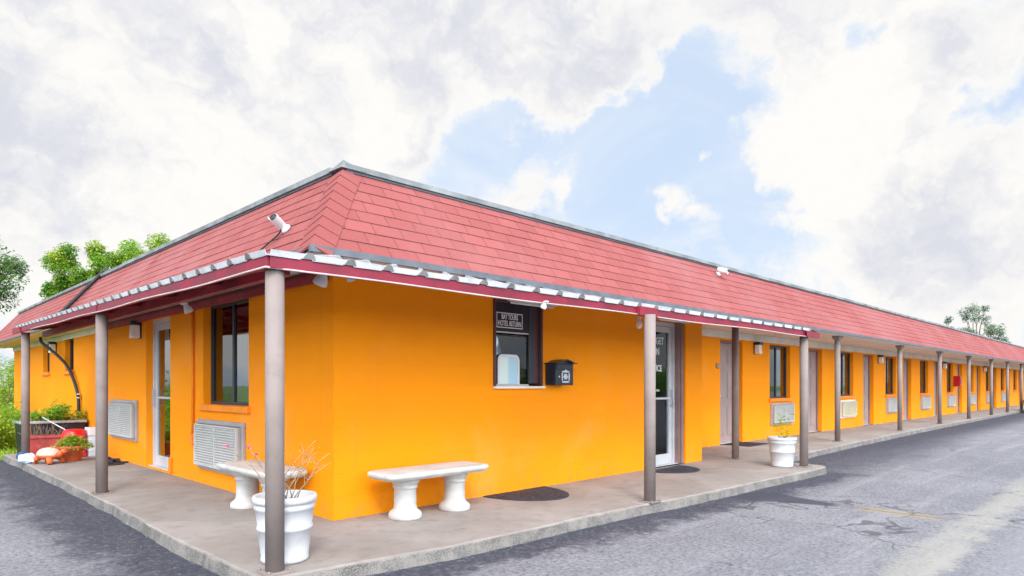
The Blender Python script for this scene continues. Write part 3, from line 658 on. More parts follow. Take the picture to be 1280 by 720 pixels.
# ------------------------------------------------------------------ canopy round the office
canopy = thing('porch_canopy', 'low crimson porch canopy of ribbed metal sheet on taupe posts round the office', 'canopy', (-1.1,-1.2,0))
cl = lambda o: (setattr(o, 'matrix_parent_inverse', Matrix.Translation((1.1, 1.2, 0))), o)[1]
def leg(o0, o1, i0, i1, zf0, zf1, zi):
    """one side of the canopy: outer line o0-o1 (fascia foot heights zf0, zf1), inner line i0-i1 at height zi"""
    o0, o1, i0, i1 = (Vector((*p, 0)) for p in (o0, o1, i0, i1)); L = (o1-o0).length; U = (o1-o0)/L; IN = Vector((-U.y, U.x, 0))
    if IN.dot(i0+i1-o0-o1) < 0: IN = -IN
    Z = Vector((0,0,1)); zf = lambda t: zf0+(zf1-zf0)*t
    def P(t, w, dz): 
        q = (o0.lerp(o1, t)).lerp(i0.lerp(i1, t), w); q.z = (zf(t)+.085)*(1-w)+zi*w+dz; return q
    # ribbed sheet
    prof = []; u = 0.0
    while u < L-.3:
        prof += [(u,0),(u+.215,0),(u+.235,.03),(u+.28,.03)]; u += .30
    prof += [(L-.02, 0), (L, 0)]
    b = MB(); V = []
    for u, h in prof: V.append([P(u/L, w, h+dz) for w, dz in ((-.03,0),(1,0))])
    for k in range(len(V)-1):
        b.face([V[k][0], V[k+1][0], V[k+1][1], V[k][1]])
        A = [V[k][0]-Z*.004, V[k+1][0]-Z*.004]; b.face([A[0], A[1], V[k+1][0], V[k][0]]); b.face([A[1], A[0], V[k][1]-Z*.004, V[k+1][1]-Z*.004])
    b.build('ribbed_sheet', 'galv', canopy); 
    # white closures between the ribs and grey rib ends
    b = MB()
    for k in range(int((L-.1)/.3)):
        a, c = k*.3, k*.3+.2985
        fp = lambda u, d, z: (o0+U*u-IN*d)+Z*(zf(u/L)+z)
        j0, j1 = random.gauss(0, .002), random.gauss(0, .002)
        b.hexa([fp(a,.019,.082),fp(c,.019,.082),fp(c,.030,.116+j1),fp(a,.030,.116+j0)], [fp(a,.015,.082),fp(c,.015,.082),fp(c,.026,.116+j1),fp(a,.026,.116+j0)], 0)
        m0 = k*.3+.2575; q = random.gauss(0, .003); hh = .121+random.gauss(0, .002); P6 = [(-.044,.0825),(.044,.0825),(.032,.104),(.018,hh),(-.018,hh),(-.032,.104)]
        A = [fp(m0+q+u_, .024+(z_-.08)*.35, z_) for u_, z_ in P6]; B = [fp(m0+q+u_, -.02, z_) for u_, z_ in P6]
        b.add(A+B, [(5,4,3,2,1,0)]+[(t_, (t_+1) % 6, 6+(t_+1) % 6, 6+t_) for t_ in range(6)], 1)
    b.build('edge_trim', ['whitetrim', 'ribend'], canopy)
    # boarded underside
    b = MB(); b.face([P(0,.02,-.012), P(0,1,-.012), P(1,1,-.012), P(1,.02,-.012)]); b.build('deck', 'maroon', canopy)
    # rafters and an inner beam
    n = int(L/1.2)
    for k in range(n+1):
        t = (.25+k*1.2)/L
        if t > .99: break
        b = MB(); p0, p1 = P(t,.07,-.014), P(t,.97,-.014); h = U*.02
        b.hexa([p0-h-Z*.075,p0+h-Z*.075,p0+h,p0-h], [p1-h-Z*.075,p1+h-Z*.075,p1+h,p1-h]); b.build('rafter', 'maroon', canopy)
    # fascia boards
    n = max(1, round(L/2.8))
    for k in range(n):
        a, c = L*k/n+.002, L*(k+1)/n-.002
        fp = lambda u, d, z: (o0+U*u-IN*d)+Z*(zf(u/L)+z)
        b = MB(); b.hexa([fp(a,.015,0),fp(c,.015,0),fp(c,.015,.08),fp(a,.015,.08)], [fp(a,-.025,0),fp(c,-.025,0),fp(c,-.025,.08),fp(a,-.025,.08)]); b.build('fascia_board', 'red', canopy, bevel=.003)
    return lambda u, d, z: (o0+U*u-IN*d)+Z*(zf(u/L)+z)
OC = (-1.15, -1.225)
FR = leg(OC, (7.18,-1.51), (-.42,-.42), (7.18,-.42), 1.937, 1.917, 2.235)
FL = leg(OC, (-1.10,8.55), (-.42,-.42), (-.42,8.55), 1.937, 2.075, 2.26)
for ch in list(canopy.children): ch.matrix_parent_inverse = Matrix.Translation((1.1, 1.2, 0))
def cbuild(mb, name, m, **k): o = mb.build(name, m, canopy, **k); o.matrix_parent_inverse = Matrix.Translation((1.1,1.2,0)); return o
# beam ends that stand out at the posts, the inner ledger and a beam under the long side
for lo, hi in (((3.86-1.15,-1.435,1.905),(3.86-1.15+.36,-1.375+.02,2.005)),):
    pass
def beam_end(x0, x1, y0, y1, z0, z1): b = MB(); b.box((x0,y0,z0),(x1,y1,z1)); cbuild(b, 'beam_end', 'red', bevel=.004)
beam_end(2.66,2.98,-1.425,-1.36,1.915,2.008); beam_end(6.72,7.2,-1.55,-1.535,1.90,1.99); beam_end(-1.155,-1.135,3.0,3.45,1.985,2.075); beam_end(-1.14,-1.12,7.9,8.57,2.055,2.15)
b = MB(); b.box((-.75,-.6,2.02),(-.70,8.4,2.12)); cbuild(b, 'inner_beam', 'maroon', bevel=.003)
b = MB(); b.box((-.07,.05,2.13),(-.022,7.36,2.20)); cbuild(b, 'ledger', 'maroon', bevel=.003)
pz = lambda o: setattr(o, 'matrix_parent_inverse', Matrix.Translation((1.1,1.2,0)))
pz(post(-1.08,-1.156,0,1.937,.059,canopy,False)); pz(post(-1.07,3.12,0,1.985,.059,canopy,False)); pz(post(-1.03,8.08,0,2.066,.059,canopy,False)); pz(post(2.79,-1.45,0,1.926,.059,canopy,False)); pz(post(6.85,-1.45,0,1.917,.059,canopy,False))

# pale cable strung under the fascia
pts = []
for k in range(0, 30):
    u = 8.2-8.2*k/29; p = FL(u, .024, -.003+.006*math.sin(k*.7)); pts.append(p)
for k in range(1, 34):
    u = 8.1*k/33; p = FR(u, .024, -.004+.006*math.sin(k*.55)); pts.append(p)
b = MB(); b.tube(pts, .0065, 6); tag(b.build('cable', 'cable'), 'thin pale cable running under the crimson canopy fascia', 'cable')

# ------------------------------------------------------------------ air conditioners in the walls
def ac_unit(name, label, w, h, sleeve, grille, loc, rz, group='wall air conditioners'):
    t = thing(name, label, 'air conditioner', loc, rz, group)
    s = MB(); e = .05
    for lo, hi in (((-w/2,0),(w/2,e)),((-w/2,h-e),(w/2,h)),((-w/2,e),(-w/2+e,h-e)),((w/2-e,e),(w/2,h-e))): s.box((lo[0],-.035,lo[1]),(hi[0],-.002,hi[1]))
    s.build('sleeve', sleeve, t, bevel=.003)
    c = MB(); c.box((-w/2+.06,-.065,.055),(w/2-.06,-.003,h-.055)); c.build('housing', 'acgap', t, bevel=.006)
    gm = MB(); n = int((h-.13)/.028)
    for k in range(n):
        z = .075+k*(h-.13)/n
        gm.add([(-w/2+.075,-.088,z),(w/2-.075,-.088,z),(w/2-.075,-.066,z+.017),(-w/2+.075,-.066,z+.017),(-w/2+.075,-.085,z-.006),(w/2-.075,-.085,z-.006)], [(0,1,2,3),(4,5,1,0),(3,2,5,4)])
    for x0, x1 in ((-w/2+.058,-w/2+.076),(w/2-.076,w/2-.058),(-.006,.006)): gm.box((x0,-.092,.055),(x1,-.064,h-.055))
    gm.box((-w/2+.0765,-.092,.055),(-.0065,-.064,.068)); gm.box((.0065,-.092,.055),(w/2-.0765,-.064,.068)); gm.box((-w/2+.0765,-.092,h-.068),(-.0065,-.064,h-.055)); gm.box((.0065,-.092,h-.068),(w/2-.0765,-.064,h-.055))
    gm.build('grille', grille, t)
    return t
W90 = -math.pi/2
ac_unit('wall_air_conditioner', 'big white grille air conditioner below the two-pane office window behind the stone bench', 1.36, .60, 'sleeve', 'acwhite', (0,2.53,.19), W90)
ac_unit('wall_air_conditioner', 'white grille air conditioner between the left glass door and the planters'.replace('left ','side '), 1.42, .62, 'sleeve', 'acwhite', (0,6.42,.35), W90)
first = ac_unit('wall_air_conditioner', 'pale grey air conditioner under the first room window, behind the sprouting white pot', 1.2, .5, 'sleeve', 'acwhite', (wins[0]+WW/2+.06,YW,.29), 0)
second = ac_unit('wall_air_conditioner', 'yellowed cream air conditioner under the second room window from the office', 1.2, .5, 'cream', 'accream', (wins[1]+WW/2+.06,YW,.29), 0)
for k, word in enumerate('third fourth fifth sixth seventh eighth'.split()):
    dup(first, (wins[k+2]+WW/2+.06, YW, .29), 0, f'white air conditioner under the {word} room window from the office')

# ------------------------------------------------------------------ lamps
def box_lamp(label, loc, rz, group='box wall lamps'):
    t = thing('wall_lamp', label, 'lamp', loc, rz, group)
    b = MB(); b.box((-.07,-.02,-.13),(.07,-.001,.12)); b.build('back_plate', 'black', t, bevel=.003)
    b = MB(); b.box((-.085,-.15,.075),(.085,-.0205,.13)); b.build('cap', 'black', t, bevel=.006)
    b = MB(); b.add([(-.06,-.125,.074),(.06,-.125,.074),(.06,-.021,.074),(-.06,-.021,.074),(-.07,-.135,-.12),(.07,-.135,-.12),(.07,-.021,-.12),(-.07,-.021,-.12)], [(0,1,2,3),(7,6,5,4),(4,5,1,0),(5,6,2,1),(6,7,3,2),(7,4,0,3)]); b.build('lamp_shade', 'lampglass', t, bevel=.008)
    return t
l0 = box_lamp('black capped box lamp beside the side glass door under the canopy', (0,5.62,2.02), W90)
dup(l0, (XW,12.35,2.04), W90, 'box wall lamp between the two small high windows')
for k, (x, word) in enumerate(((10.8,'just past the first room door'),(19.45,'just past the third room door'),(27.8,'just past the fifth room door'),(36.1,'just past the seventh room door'))):
    dup(l0, (x,YW,2.0), 0, f'box wall lamp on the room wall {word}')
def light_bar(label, x0, x1, y, z):
    t = thing('fluorescent_light', label, 'light fixture', ((x0+x1)/2,y,z)); w = x1-x0
    b = MB(); b.box((-w/2,-.07,-.03),(w/2,-.001,.03)); b.build('housing', 'whiteplastic', t, bevel=.004)
    b = MB(); b.lathe([(.013,-w/2+.03),(.013,w/2-.03)],14,0,mtx=Matrix.Translation((0,-.035,-.043)) @ Matrix.Rotation(R(90),4,'Y')); b.build('tube', 'lampglass', t)
    return t
light_bar('long pale light bar over the office service window', 2.13, 2.90, -.02, 2.165)
light_bar('long pale light bar over the office entrance door', 5.15, 6.02, -.02, 2.195)
t = thing('hanging_bulb', 'bare white light bulb hanging by the office entrance post', 'light bulb', (3.86,-.6,2.17))
b = MB(); b.tube([(0,0,.02),(.004,0,-.09)], .006, 6); b.build('wire', 'cable', t)
b = MB(); b.lathe([(.018,0),(.02,-.03),(.02,-.06),(.017,-.065)],16,0,(0,0,-.09)); b.build('socket', 'whiteplastic', t)
b = MB(); b.lathe([(.014,0),(.022,-.02),(.036,-.05),(.04,-.075),(.034,-.10),(.018,-.118),(.002,-.122)],20,0,(0,0,-.15)); b.build('bulb', 'lampglass', t)
def flood(label, loc, rz, s=1.0):
    t = thing('flood_lamp', label, 'lamp', loc, rz, 'white flood lamps under the canopy')
    b = MB(); b.lathe([(.05,0),(.05,-.02),(.03,-.03)],18,0); b.build('mount', 'whiteplastic', t)
    b = MB(); mt = Matrix.Rotation(R(28),4,'X'); b.lathe([(.025,-.02),(.03,-.05),(.05,-.09),(.058,-.13),(.05,-.137)],20,0,mtx=mt); b.build('lamp_head', 'whiteplastic', t)
    t.scale = (s,s,s); return t
flood('white flood lamp on the canopy underside near the building corner', (-.42,-.62,2.1), R(20)); flood('smaller white flood lamp just along from the corner flood lamp', (-.22,-.62,2.115), R(-60), .65)
flood('white flood lamp over the two-pane side window', (-.42,2.5,2.12), R(250), .9); flood('little flood lamp under the fascia short of the service window', (1.25,-1.40,1.93), R(10), .5)

# ------------------------------------------------------------------ cameras on the roof
def roofpt(x=None, y=None, z=2.7):
    k = (z-EZ)/(RZ-EZ); q = EO+(RI-EO)*k
    return Vector((q, y, z)) if x is None else Vector((x, q, z))
def cctv(label, p, aim, side):
    t = thing('security_camera', label, 'camera', p, 0, 'white security cameras on the mansard'); t.scale = (.85,.85,.85)
    nrm = Vector((-1,0,.7)).normalized() if side == 'w' else Vector((0,-1,.7)).normalized()
    rot = nrm.to_track_quat('Z','Y').to_matrix().to_4x4()
    b = MB(); b.lathe([(.055,0),(.055,.025),(.035,.045),(.022,.05),(.022,.11)],22,0,mtx=rot @ Matrix.Translation((0,0,.012))); b.build('mount', 'whiteplastic', t)
    a = Vector(aim).normalized(); q = a.to_track_quat('Z','Y').to_matrix().to_4x4(); c = nrm*.13
    b = MB(); b.lathe([(.03,-.10),(.042,-.095),(.046,-.06),(.046,.08),(.043,.09)],24,0,mtx=Matrix.Translation(c) @ q); b.build('camera_body', 'whiteplastic', t)
    b = MB(); n = 12; V = []
    for z in (-.05,.115):
        for k in range(n+1):
            an = math.pi*(.0+k/n); V.append(Matrix.Translation(c) @ q @ Vector((.053*math.cos(an), -.053*math.sin(an)*1.0, z)))
    b.add(V, [(k,k+1,n+2+k,n+1+k) for k in range(n)],0,True); b.build('sun_hood', 'whiteplastic', t)
    b = MB(); b.lathe([(.040,.0905),(.040,.094),(.022,.0945),(.02,.1)],22,0,mtx=Matrix.Translation(c) @ q); b.build('lens', 'black', t)
    return t
P0 = roofpt(y=.42, z=2.60); cctv('white security camera low on the side roof slope near the hip, with a cable', P0, (-.75,-.45,.30), 'w')
P1 = roofpt(x=7.25, z=3.06); cctv('white security camera high on the long roof slope under the coping', P1, (.3,-.85,-.3), 's')
b = MB(); q0 = P0+Vector((-.03,.0,.0)); q1 = roofpt(y=.62, z=2.42); q2 = roofpt(y=.75, z=2.33)
b.tube([q0+Vector((-.01,0,.03)), q0+Vector((-.035,.07,-.04)), q1+Vector((-.02,0,.02)), q2+Vector((-.03,.02,.0)), q2+Vector((-.06,.05,-.06))], .008, 6); tag(b.build('camera_cable', 'blackpipe'), 'short dark cable dropping from the roof camera to the canopy edge', 'cable')

# black pipe over the side roof and down the side wing wall
a0 = Vector((RI+.05,8.75,RZ+.12)); 
pp = [Vector((.9,8.6,RZ+.05)), Vector((.45,8.72,RZ+.13)), Vector((RI-.02,8.8,RZ+.10))]+[roofpt(y=8.8+.1*k, z=3.2-.9*k/5)+Vector((-.045,0,.03)) for k in range(6)]
b = MB(); b.tube(pp, .034, 10); tag(b.build('roof_pipe', 'blackpipe'), 'thick black pipe lying down the side roof slope', 'pipe')
pp = [Vector((XW-.30,12.25,2.27)),Vector((XW-.30,12.2,2.15)),Vector((XW-.22,11.85,2.0)),Vector((XW-.14,11.3,1.80)),Vector((XW-.09,10.75,1.58)),Vector((XW-.07,10.3,1.30)),Vector((XW-.06,10.05,1.05)),Vector((XW-.055,9.97,.85)),Vector((XW-.055,9.95,.45)),Vector((XW-.055,9.95,.1))]
def smooth_path(P, n=5):
    out = []
    for i in range(len(P)-1):
        a, b2, c, d = P[max(i-1,0)], P[i], P[i+1], P[min(i+2,len(P)-1)]
        for k in range(n):
            s = k/n; out.append(.5*((2*b2)+(c-a)*s+(2*a-5*b2+4*c-d)*s*s+(3*b2-a-3*c+d)*s**3))
    return out+[P[-1]]
b = MB(); b.tube(smooth_path(pp), .031, 10); t = tag(b.build('wall_pipe', 'blackpipe'), 'black pipe curving down the orange wall behind the planters', 'pipe')
for z in (.5, .95, 1.02):
    b = MB(); b.lathe([(.037,-.012),(.037,.012)],16,0,(XW-.055,9.96,z)); b.build('clamp', 'galv', t)
# orange painted conduit beside the side window
b = MB(); b.tube([(-.022,3.39,2.2),(-.022,3.39,.58)], .016, 8); t = tag(b.build('conduit', 'sill'), 'orange painted conduit dropping beside the two-pane side window', 'conduit')
b = MB(); b.box((-.05,3.345,.46),(-.002,3.435,.59)); b.build('junction_box', 'sill', t, bevel=.004)
b = MB(); b.box((-.035,4.20,.03),(-.002,4.275,.22)); tag(b.build('outlet_box', 'sill', bevel=.004), 'small orange painted box low on the wall beside the side glass door', 'box')

# ------------------------------------------------------------------ letter box by the service window
t = thing('mailbox', 'black metal mailbox with a peaked lid and pale emblem on the orange wall', 'mailbox', (2.945,0,1.20)); t.scale = (.86,1,1)
b = MB(); b.box((-.185,-.17,0),(.185,-.002,.255)); b.build('body', 'black', t, bevel=.006)
b = MB(); prof = [(-.215,.254),(-.14,.259),(-.075,.280),(0,.294),(.075,.280),(.14,.259),(.215,.254),(.215,.264),(.14,.271),(.075,.293),(0,.308),(-.075,.293),(-.14,.271),(-.215,.264)]
b.prism(prof, .0, .215, 0, face_south(0,-.001,0)); b.build('lid', 'black', t)
b = MB(); b.prism([(-.184,.2552),(-.14,.2582),(-.075,.279),(0,.293),(.075,.279),(.14,.2582),(.184,.2552)], .15, .169, 0, face_south(0,0,0)); b.build('gable', 'black', t)
b = MB(); b.box((-.17,-.182,.185),(.17,-.171,.245)); b.build('flap', 'black', t, bevel=.004)
b = MB(); mt = face_south(.02,-.1705,.10)
for lo, hi in (((-.075,.05),(.075,.07)),((-.075,-.07),(.075,-.05)),((-.085,-.045),(-.06,.045)),((.06,-.045),(.085,.045)),((-.03,-.03),(.03,.035)),((-.05,-.012),(-.031,.012)),((.031,-.012),(.05,.012))): b.box((*lo,0),(*hi,.004),0,mt)
b.prism([(-.035,.0705),(.035,.0705),(0,.088)],0,.004,0,mt); b.build('emblem', 'silver', t, bevel=.0015)
b = MB(); b.lathe([(.012,0),(.012,.008),(.006,.01)],14,0,mtx=face_south(-.12,-.1705,.10)); b.build('lock', 'silver', t)

# red extinguisher cabinet on the room wall
t = thing('extinguisher_cabinet', 'bright red extinguisher cabinet standing out from the far room wall', 'cabinet', (29.75,YW,1.15))
b = MB(); b.box((-.14,-.24,0),(.14,-.002,.44)); b.build('cabinet_body', 'redplastic', t, bevel=.008)
b = MB(); b.box((-.11,-.252,.04),(.11,-.241,.40)); b.build('cabinet_door', 'redplastic', t, bevel=.004)
b = MB(); b.box((-.06,-.256,.12),(.06,-.253,.34)); b.build('cabinet_pane', 'darkglass', t)

# ------------------------------------------------------------------ benches
def bench(label, loc, rz):
    t = thing('stone_bench', label, 'bench', loc, rz, 'white stone benches')
    P = []
    Lh, Dh = .585, .215
    for k in range(8): a = R(90*k/7); P.append((Lh-.09+.09*math.sin(a)*1.0, -Dh+.07-.07*math.cos(a)))
    P2 = P+[(x,-y) for x, y in reversed(P)]; P2 = P2+[(-x,-y) for x, y in P2]
    # slab with a moulded edge: rings at several heights
    b = MB(); rings = [(.365,.955),(.373,.965),(.385,.99),(.398,1.0),(.414,1.0),(.424,.992),(.430,.975)]; n = len(P2); V = []
    for z, s in rings: V += [(x-(1-s)*.63*(1 if x > 0 else -1), y-(1-s)*.63*(1 if y > 0 else -1), z) for x, y in P2]
    F = [tuple(reversed(range(n))), tuple((len(rings)-1)*n+k for k in range(n))]
    b.add(V, F); b.add(V, [(i*n+k,i*n+(k+1)%n,(i+1)*n+(k+1)%n,(i+1)*n+k) for i in range(len(rings)-1) for k in range(n)], 0, True); b.build('seat', 'stone', t)
    for sx in (-.29, .29):
        b = MB(); prof = [(.150,0),(.156,.012),(.154,.045),(.142,.062),(.120,.078),(.108,.095),(.104,.12),(.102,.26),(.106,.272),(.116,.28),(.116,.292),(.108,.298),(.118,.315),(.132,.33),(.136,.345),(.136,.364)]
        b.lathe([(r*.93, z) for r, z in prof], 36, 0, (0,0,0)); o = b.build('leg', 'stone', t, loc=(sx,0,0)); o.scale = (1,1.12,1)
    return t
bench('white stone bench standing against the wall below the service window', (.815,-.34,0), R(0))
bench('white stone bench under the side air conditioner, half hidden by the corner pot', (-.262,.90,0), R(90))

# ------------------------------------------------------------------ pots and plants
def pot(label, loc, rz, s=1.0):
    t = thing('flower_pot', label, 'flower pot', loc, rz, 'tall white plastic pots'); t.scale = (s,s,s)
    b = MB(); b.lathe([(.150,0),(.168,.006),(.171,.028),(.166,.036),(.190,.232),(.197,.237),(.200,.249),(.197,.261),(.192,.266),(.206,.380),(.214,.386),(.217,.402),(.214,.418),(.211,.424),(.213,.430),(.225,.436),(.229,.452),(.228,.472),(.222,.483),(.205,.485),(.197,.475),(.190,.42)], 48); b.build('pot_body', 'pot', t)
    b = MB(); b.lathe([(.0,.415),(.09,.425),(.191,.418)],32,0,caps=False); b.build('soil', 'soil', t)
    return t
pot('white ringed pot with dry twigs beside the corner porch post', (-.90,-.925,0), 0, .93)
pot('white ringed pot with green sprouts at the end post of the canopy', (6.68,-1.2,0), R(40), .90)
def leafquad(b, p, d, up, L, w, mi=0, fold=.25):
    d = d.normalized(); s = d.cross(up)
    if s.length < 1e-3: s = d.cross(Vector((1,0,0)))
    s.normalize(); n = s.cross(d)
    b.add([p, p+d*L*.5+s*w*.5+n*w*fold, p+d*L-n*L*.10, p+d*L*.5-s*w*.5+n*w*fold, p+d*L*.5], [(0,1,4),(1,2,4),(4,2,3),(0,4,3)], mi)
def rv(z0=-1, z1=1):
    a = random.uniform(0, 2*math.pi); z = random.uniform(z0, z1); r = math.sqrt(max(0, 1-z*z)); return Vector((r*math.cos(a), r*math.sin(a), z))
# dry twigs with pink blossoms
t = thing('dry_plant', 'leafless twigs with a few pink blossoms in the corner pot', 'plant', (-.90,-.925,.42))
b = MB(); tips = []
for (dx, dy, h) in ((-.24,.20,.36),(-.20,.10,.30),(-.12,.20,.34),(-.05,.12,.26),(.18,-.16,.34),(.22,-.20,.40),(.16,-.10,.36),(.05,-.20,.30),(-.10,.05,.33),(.20,-.05,.30),(.10,-.16,.22),(.14,-.22,.26),(-.16,.02,.22)):
    base = Vector((random.uniform(-.08,.08), random.uniform(-.08,.08), 0)); P = [base]
    for k in range(1,6): P.append(base+Vector((dx*(k/5)**1.3, dy*(k/5)**1.3, h*k/5))+Vector((random.gauss(0,.008),random.gauss(0,.008),0)))
    b.tube(P, [.0045-.0006*k for k in range(6)], 5); tips.append(P[-1])
    for k in (2,3,4):
        e = P[k]+Vector((random.gauss(0,.05),random.gauss(0,.05),random.uniform(.03,.08))); b.tube([P[k],e], [.0025,.0012], 4)
b.build('stem', 'twig', t)
b = MB()
for c in tips[:3]:
    for k in range(9): leafquad(b, c, rv(-.2,1), Vector((0,0,1)), .03, .02)
b.build('blossom', 'petal', t)
b = MB()
for c in tips[4:7]:
    for k in range(3): leafquad(b, c-Vector((0,0,.05*k)), rv(-.2,.6), Vector((0,0,1)), .03, .014)
b.build('foliage', 'leaf_a', t)
# sprouts
t = thing('sprouting_plant', 'slender green sprouts growing in the pot at the canopy end', 'plant', (6.66,-1.2,.42))
b = MB(); lf = MB()
for (dx, dy, h) in ((-.08,.08,.22),(.02,.02,.33),(.14,-.12,.36),(.10,-.02,.26),(.17,-.18,.2),(-.02,.0,.28)):
    P = [Vector((dx*.4*(k/4), dy*.4*(k/4), h*k/4))+Vector((dx*.3,dy*.3,0)) for k in range(5)]; b.tube(P, .0035, 5)
    for k in range(5):
        for q in range(2): leafquad(lf, P[k]+Vector((0,0,-.01)), rv(-.1,.7), Vector((0,0,1)), random.uniform(.05,.085), .035, 0)
b.build('stem', 'leaf_c', t); lf.build('foliage', ['leaf_a'], t)

# ------------------------------------------------------------------ mats
def half_mat(label, loc, rz, w, d):
    t = thing('doormat', label, 'doormat', loc, rz, 'black doormats')
    b = MB(); n = 28; P = [(w/2*math.cos(math.pi*k/n), -d*math.sin(math.pi*k/n)) for k in range(n+1)]; P = P[::-1]
    b.prism(P, 0, .010); b.build('mat_base', 'rubber', t, bevel=.003)
    b = MB()
    for ring, r0, r1, cnt in ((0,.25,.5,10),(1,.55,.78,16),(2,.82,.95,24)):
        for k in range(cnt):
            a0 = math.pi*(k+.15)/cnt; a1 = math.pi*(k+.85)/cnt
            q = [(w/2*r*math.cos(a), -d*r*math.sin(a)) for r, a in ((r0,a0),(r1,a0),(r1,a1),(r0,a1))]
            b.prism(q, .0102, .014)
    b.build('tread_pattern', 'rubber', t); return t
half_mat('half-round black rubber mat under the black mailbox', (2.25,-.03,.001), 0, .98, .68)
half_mat('half-round black rubber mat before the office entrance door', (5.2,-.12,.001), R(4), .95, .50)
t = thing('doormat', 'rectangular dark mat before the first room door', 'doormat', (9.75,.78,.001), 0, 'black doormats'); b = MB(); b.box((-.45,-.27,0),(.45,.27,.010)); b.build('mat_base', 'rubber', t, bevel=.003)
b = MB()
for k in range(14): b.box((-.41+.06*k,-.23,.0102),(-.375+.06*k,.23,.014))
b.build('tread_pattern', 'rubber', t)

# ------------------------------------------------------------------ the corner of plants and oddments by the far porch post
# black trough
t = thing('raised_planter', 'black planter box with a pale rim below the curving pipe', 'planter', (-.40,9.75,LOT))
b = MB(); b.add([(-.46,-.35,0),(.44,-.35,0),(.44,.35,0),(-.46,.35,0),(-.50,-.38,.60),(.48,-.38,.60),(.48,.38,.60),(-.50,.38,.60)], [(3,2,1,0),(0,1,5,4),(1,2,6,5),(2,3,7,6),(3,0,4,7)]); b.build('planter_body', 'black', t)
b = MB()
for lo, hi in (((-.53,-.41),(.51,-.34)),((-.53,.34),(.51,.41)),((-.53,-.3399),(-.46,.3399)),((.44,-.3399),(.51,.3399))): b.box((*lo,.595),(*hi,.64))
b.build('rim', 'galv', t, bevel=.006)
b = MB(); b.face([(-.47,-.35,.55),(.45,-.35,.55),(.45,.35,.55),(-.47,.35,.55)]); b.build('soil', 'soil', t)
def bushy(name, label, loc, R3, n, leafmats, L, cat='plant', group=None, stems=6, seedz=0.0, clumps=14, flat=.0):
    """a leafy plant: stems with leaves in clumps through the volume"""
    t = thing(name, label, cat, loc, 0, group); s = MB(); cs = []
    for k in range(clumps):
        d = rv(-.15, 1); q = random.uniform(.45, 1.0); c = Vector((d.x*R3[0]*q, d.y*R3[1]*q, R3[2]*(.25+.75*abs(d.z)*q)))
        cs.append((c, random.uniform(.55, 1.0)))
    for k in range(stems):
        c = cs[k % len(cs)][0]; s.tube([(c.x*.12,c.y*.12,0), (c.x*.5,c.y*.5,c.z*.55), tuple(c)], [.012*R3[2]+.003,.008*R3[2]+.002,.003], 5)
    s.build('stem', 'bark', t)
    b = MB(); rr = (R3[0]+R3[1]+R3[2])/3
    for k in range(n):
        c, q = random.choice(cs); mi = min(len(leafmats)-1, int(abs(random.gauss(0, .8))))
        p = c+rv()*rr*.36*q*random.random()**.5; p.z = max(.02, p.z)
        leafquad(b, p, (rv(-.5,.8)+(p-c)*.5/rr), Vector((0,0,1)), L*random.uniform(.6,1.25), L*random.uniform(.35,.55), mi)
    b.build('foliage', leafmats, t); return t
bushy('leafy_plant', 'bright green plant spilling above the black planter box', (-.35,9.85,.45), (.58,.45,.46), 1500, ['leaf_a','leaf_c','leaf_b'], .085)
# faded red trough with dry stalks
t = thing('planter_trough', 'faded red rectangular planter with dry stalks behind the clay turtle', 'planter', (-.60,8.62,0), R(-8))
b = MB(); b.add([(-.34,-.13,0),(.34,-.13,0),(.34,.13,0),(-.34,.13,0),(-.38,-.16,.30),(.38,-.16,.30),(.38,.16,.30),(-.38,.16,.30)], [(3,2,1,0),(0,1,5,4),(1,2,6,5),(2,3,7,6),(3,0,4,7)]); b.build('planter_body', 'redfaded', t, bevel=.008)
b = MB()
for lo, hi in (((-.40,-.18),(.40,-.135)),((-.40,.135),(.40,.18)),((-.40,-.1349),(-.355,.1349)),((.355,-.1349),(.40,.1349))): b.box((*lo,.285),(*hi,.325))
b.build('rim', 'redfaded', t, bevel=.006)
b = MB(); b.face([(-.36,-.14,.26),(.36,-.14,.26),(.36,.14,.26),(-.36,.14,.26)]); b.build('soil', 'soil', t)
t = thing('dry_plant', 'brown dry stalks in the faded red planter', 'plant', (-.66,8.62,.26)); b = MB()
for k in range(46):
    x0 = random.uniform(-.32,.22); y0 = random.uniform(-.1,.1); h = random.uniform(.12,.30); d = rv(.3,1); b.tube([(x0,y0,0),(x0+d.x*.06,y0+d.y*.06,h*.6),(x0+d.x*.15,y0+d.y*.12,h)], [.004,.003,.0015], 4)
b.build('stem', 'twig', t)
# terracotta pot with a lime plant
t = thing('terracotta_pot', 'terracotta pot holding a lime green leafy plant', 'flower pot', (-.60,7.05,0))
b = MB(); b.lathe([(.13,0),(.14,.01),(.175,.19),(.195,.195),(.198,.24),(.185,.245),(.175,.21)],32); b.build('pot_body', 'terracotta', t)
b = MB(); b.lathe([(0,.205),(.176,.2)],24,0,caps=False); b.build('soil', 'soil', t)
t = thing('leafy_plant', 'lime green trailing plant in the terracotta pot', 'plant', (-.58,7.02,.2)); b = MB(); s = MB()
for k in range(70):
    d = rv(.1,1); r = random.uniform(.12,.34); P = [Vector((0,0,0)), Vector((d.x*r*.5,d.y*r*.5,.10+.10*d.z)), Vector((d.x*r,d.y*r,.06+.14*d.z-r*.25))]
    if d.y < -.3 and d.x < .4: P[2].z -= .06
    s.tube(P, .0025, 4)
    for q in range(9): leafquad(b, P[1].lerp(P[2], q/8)+rv()*.02, rv(-.6,.6), Vector((0,0,1)), random.uniform(.04,.07), .03, 0 if random.random() < .6 else 1)
s.build('stem', 'leaf_b', t); b.build('foliage', ['leaf_c','leaf_a'], t)
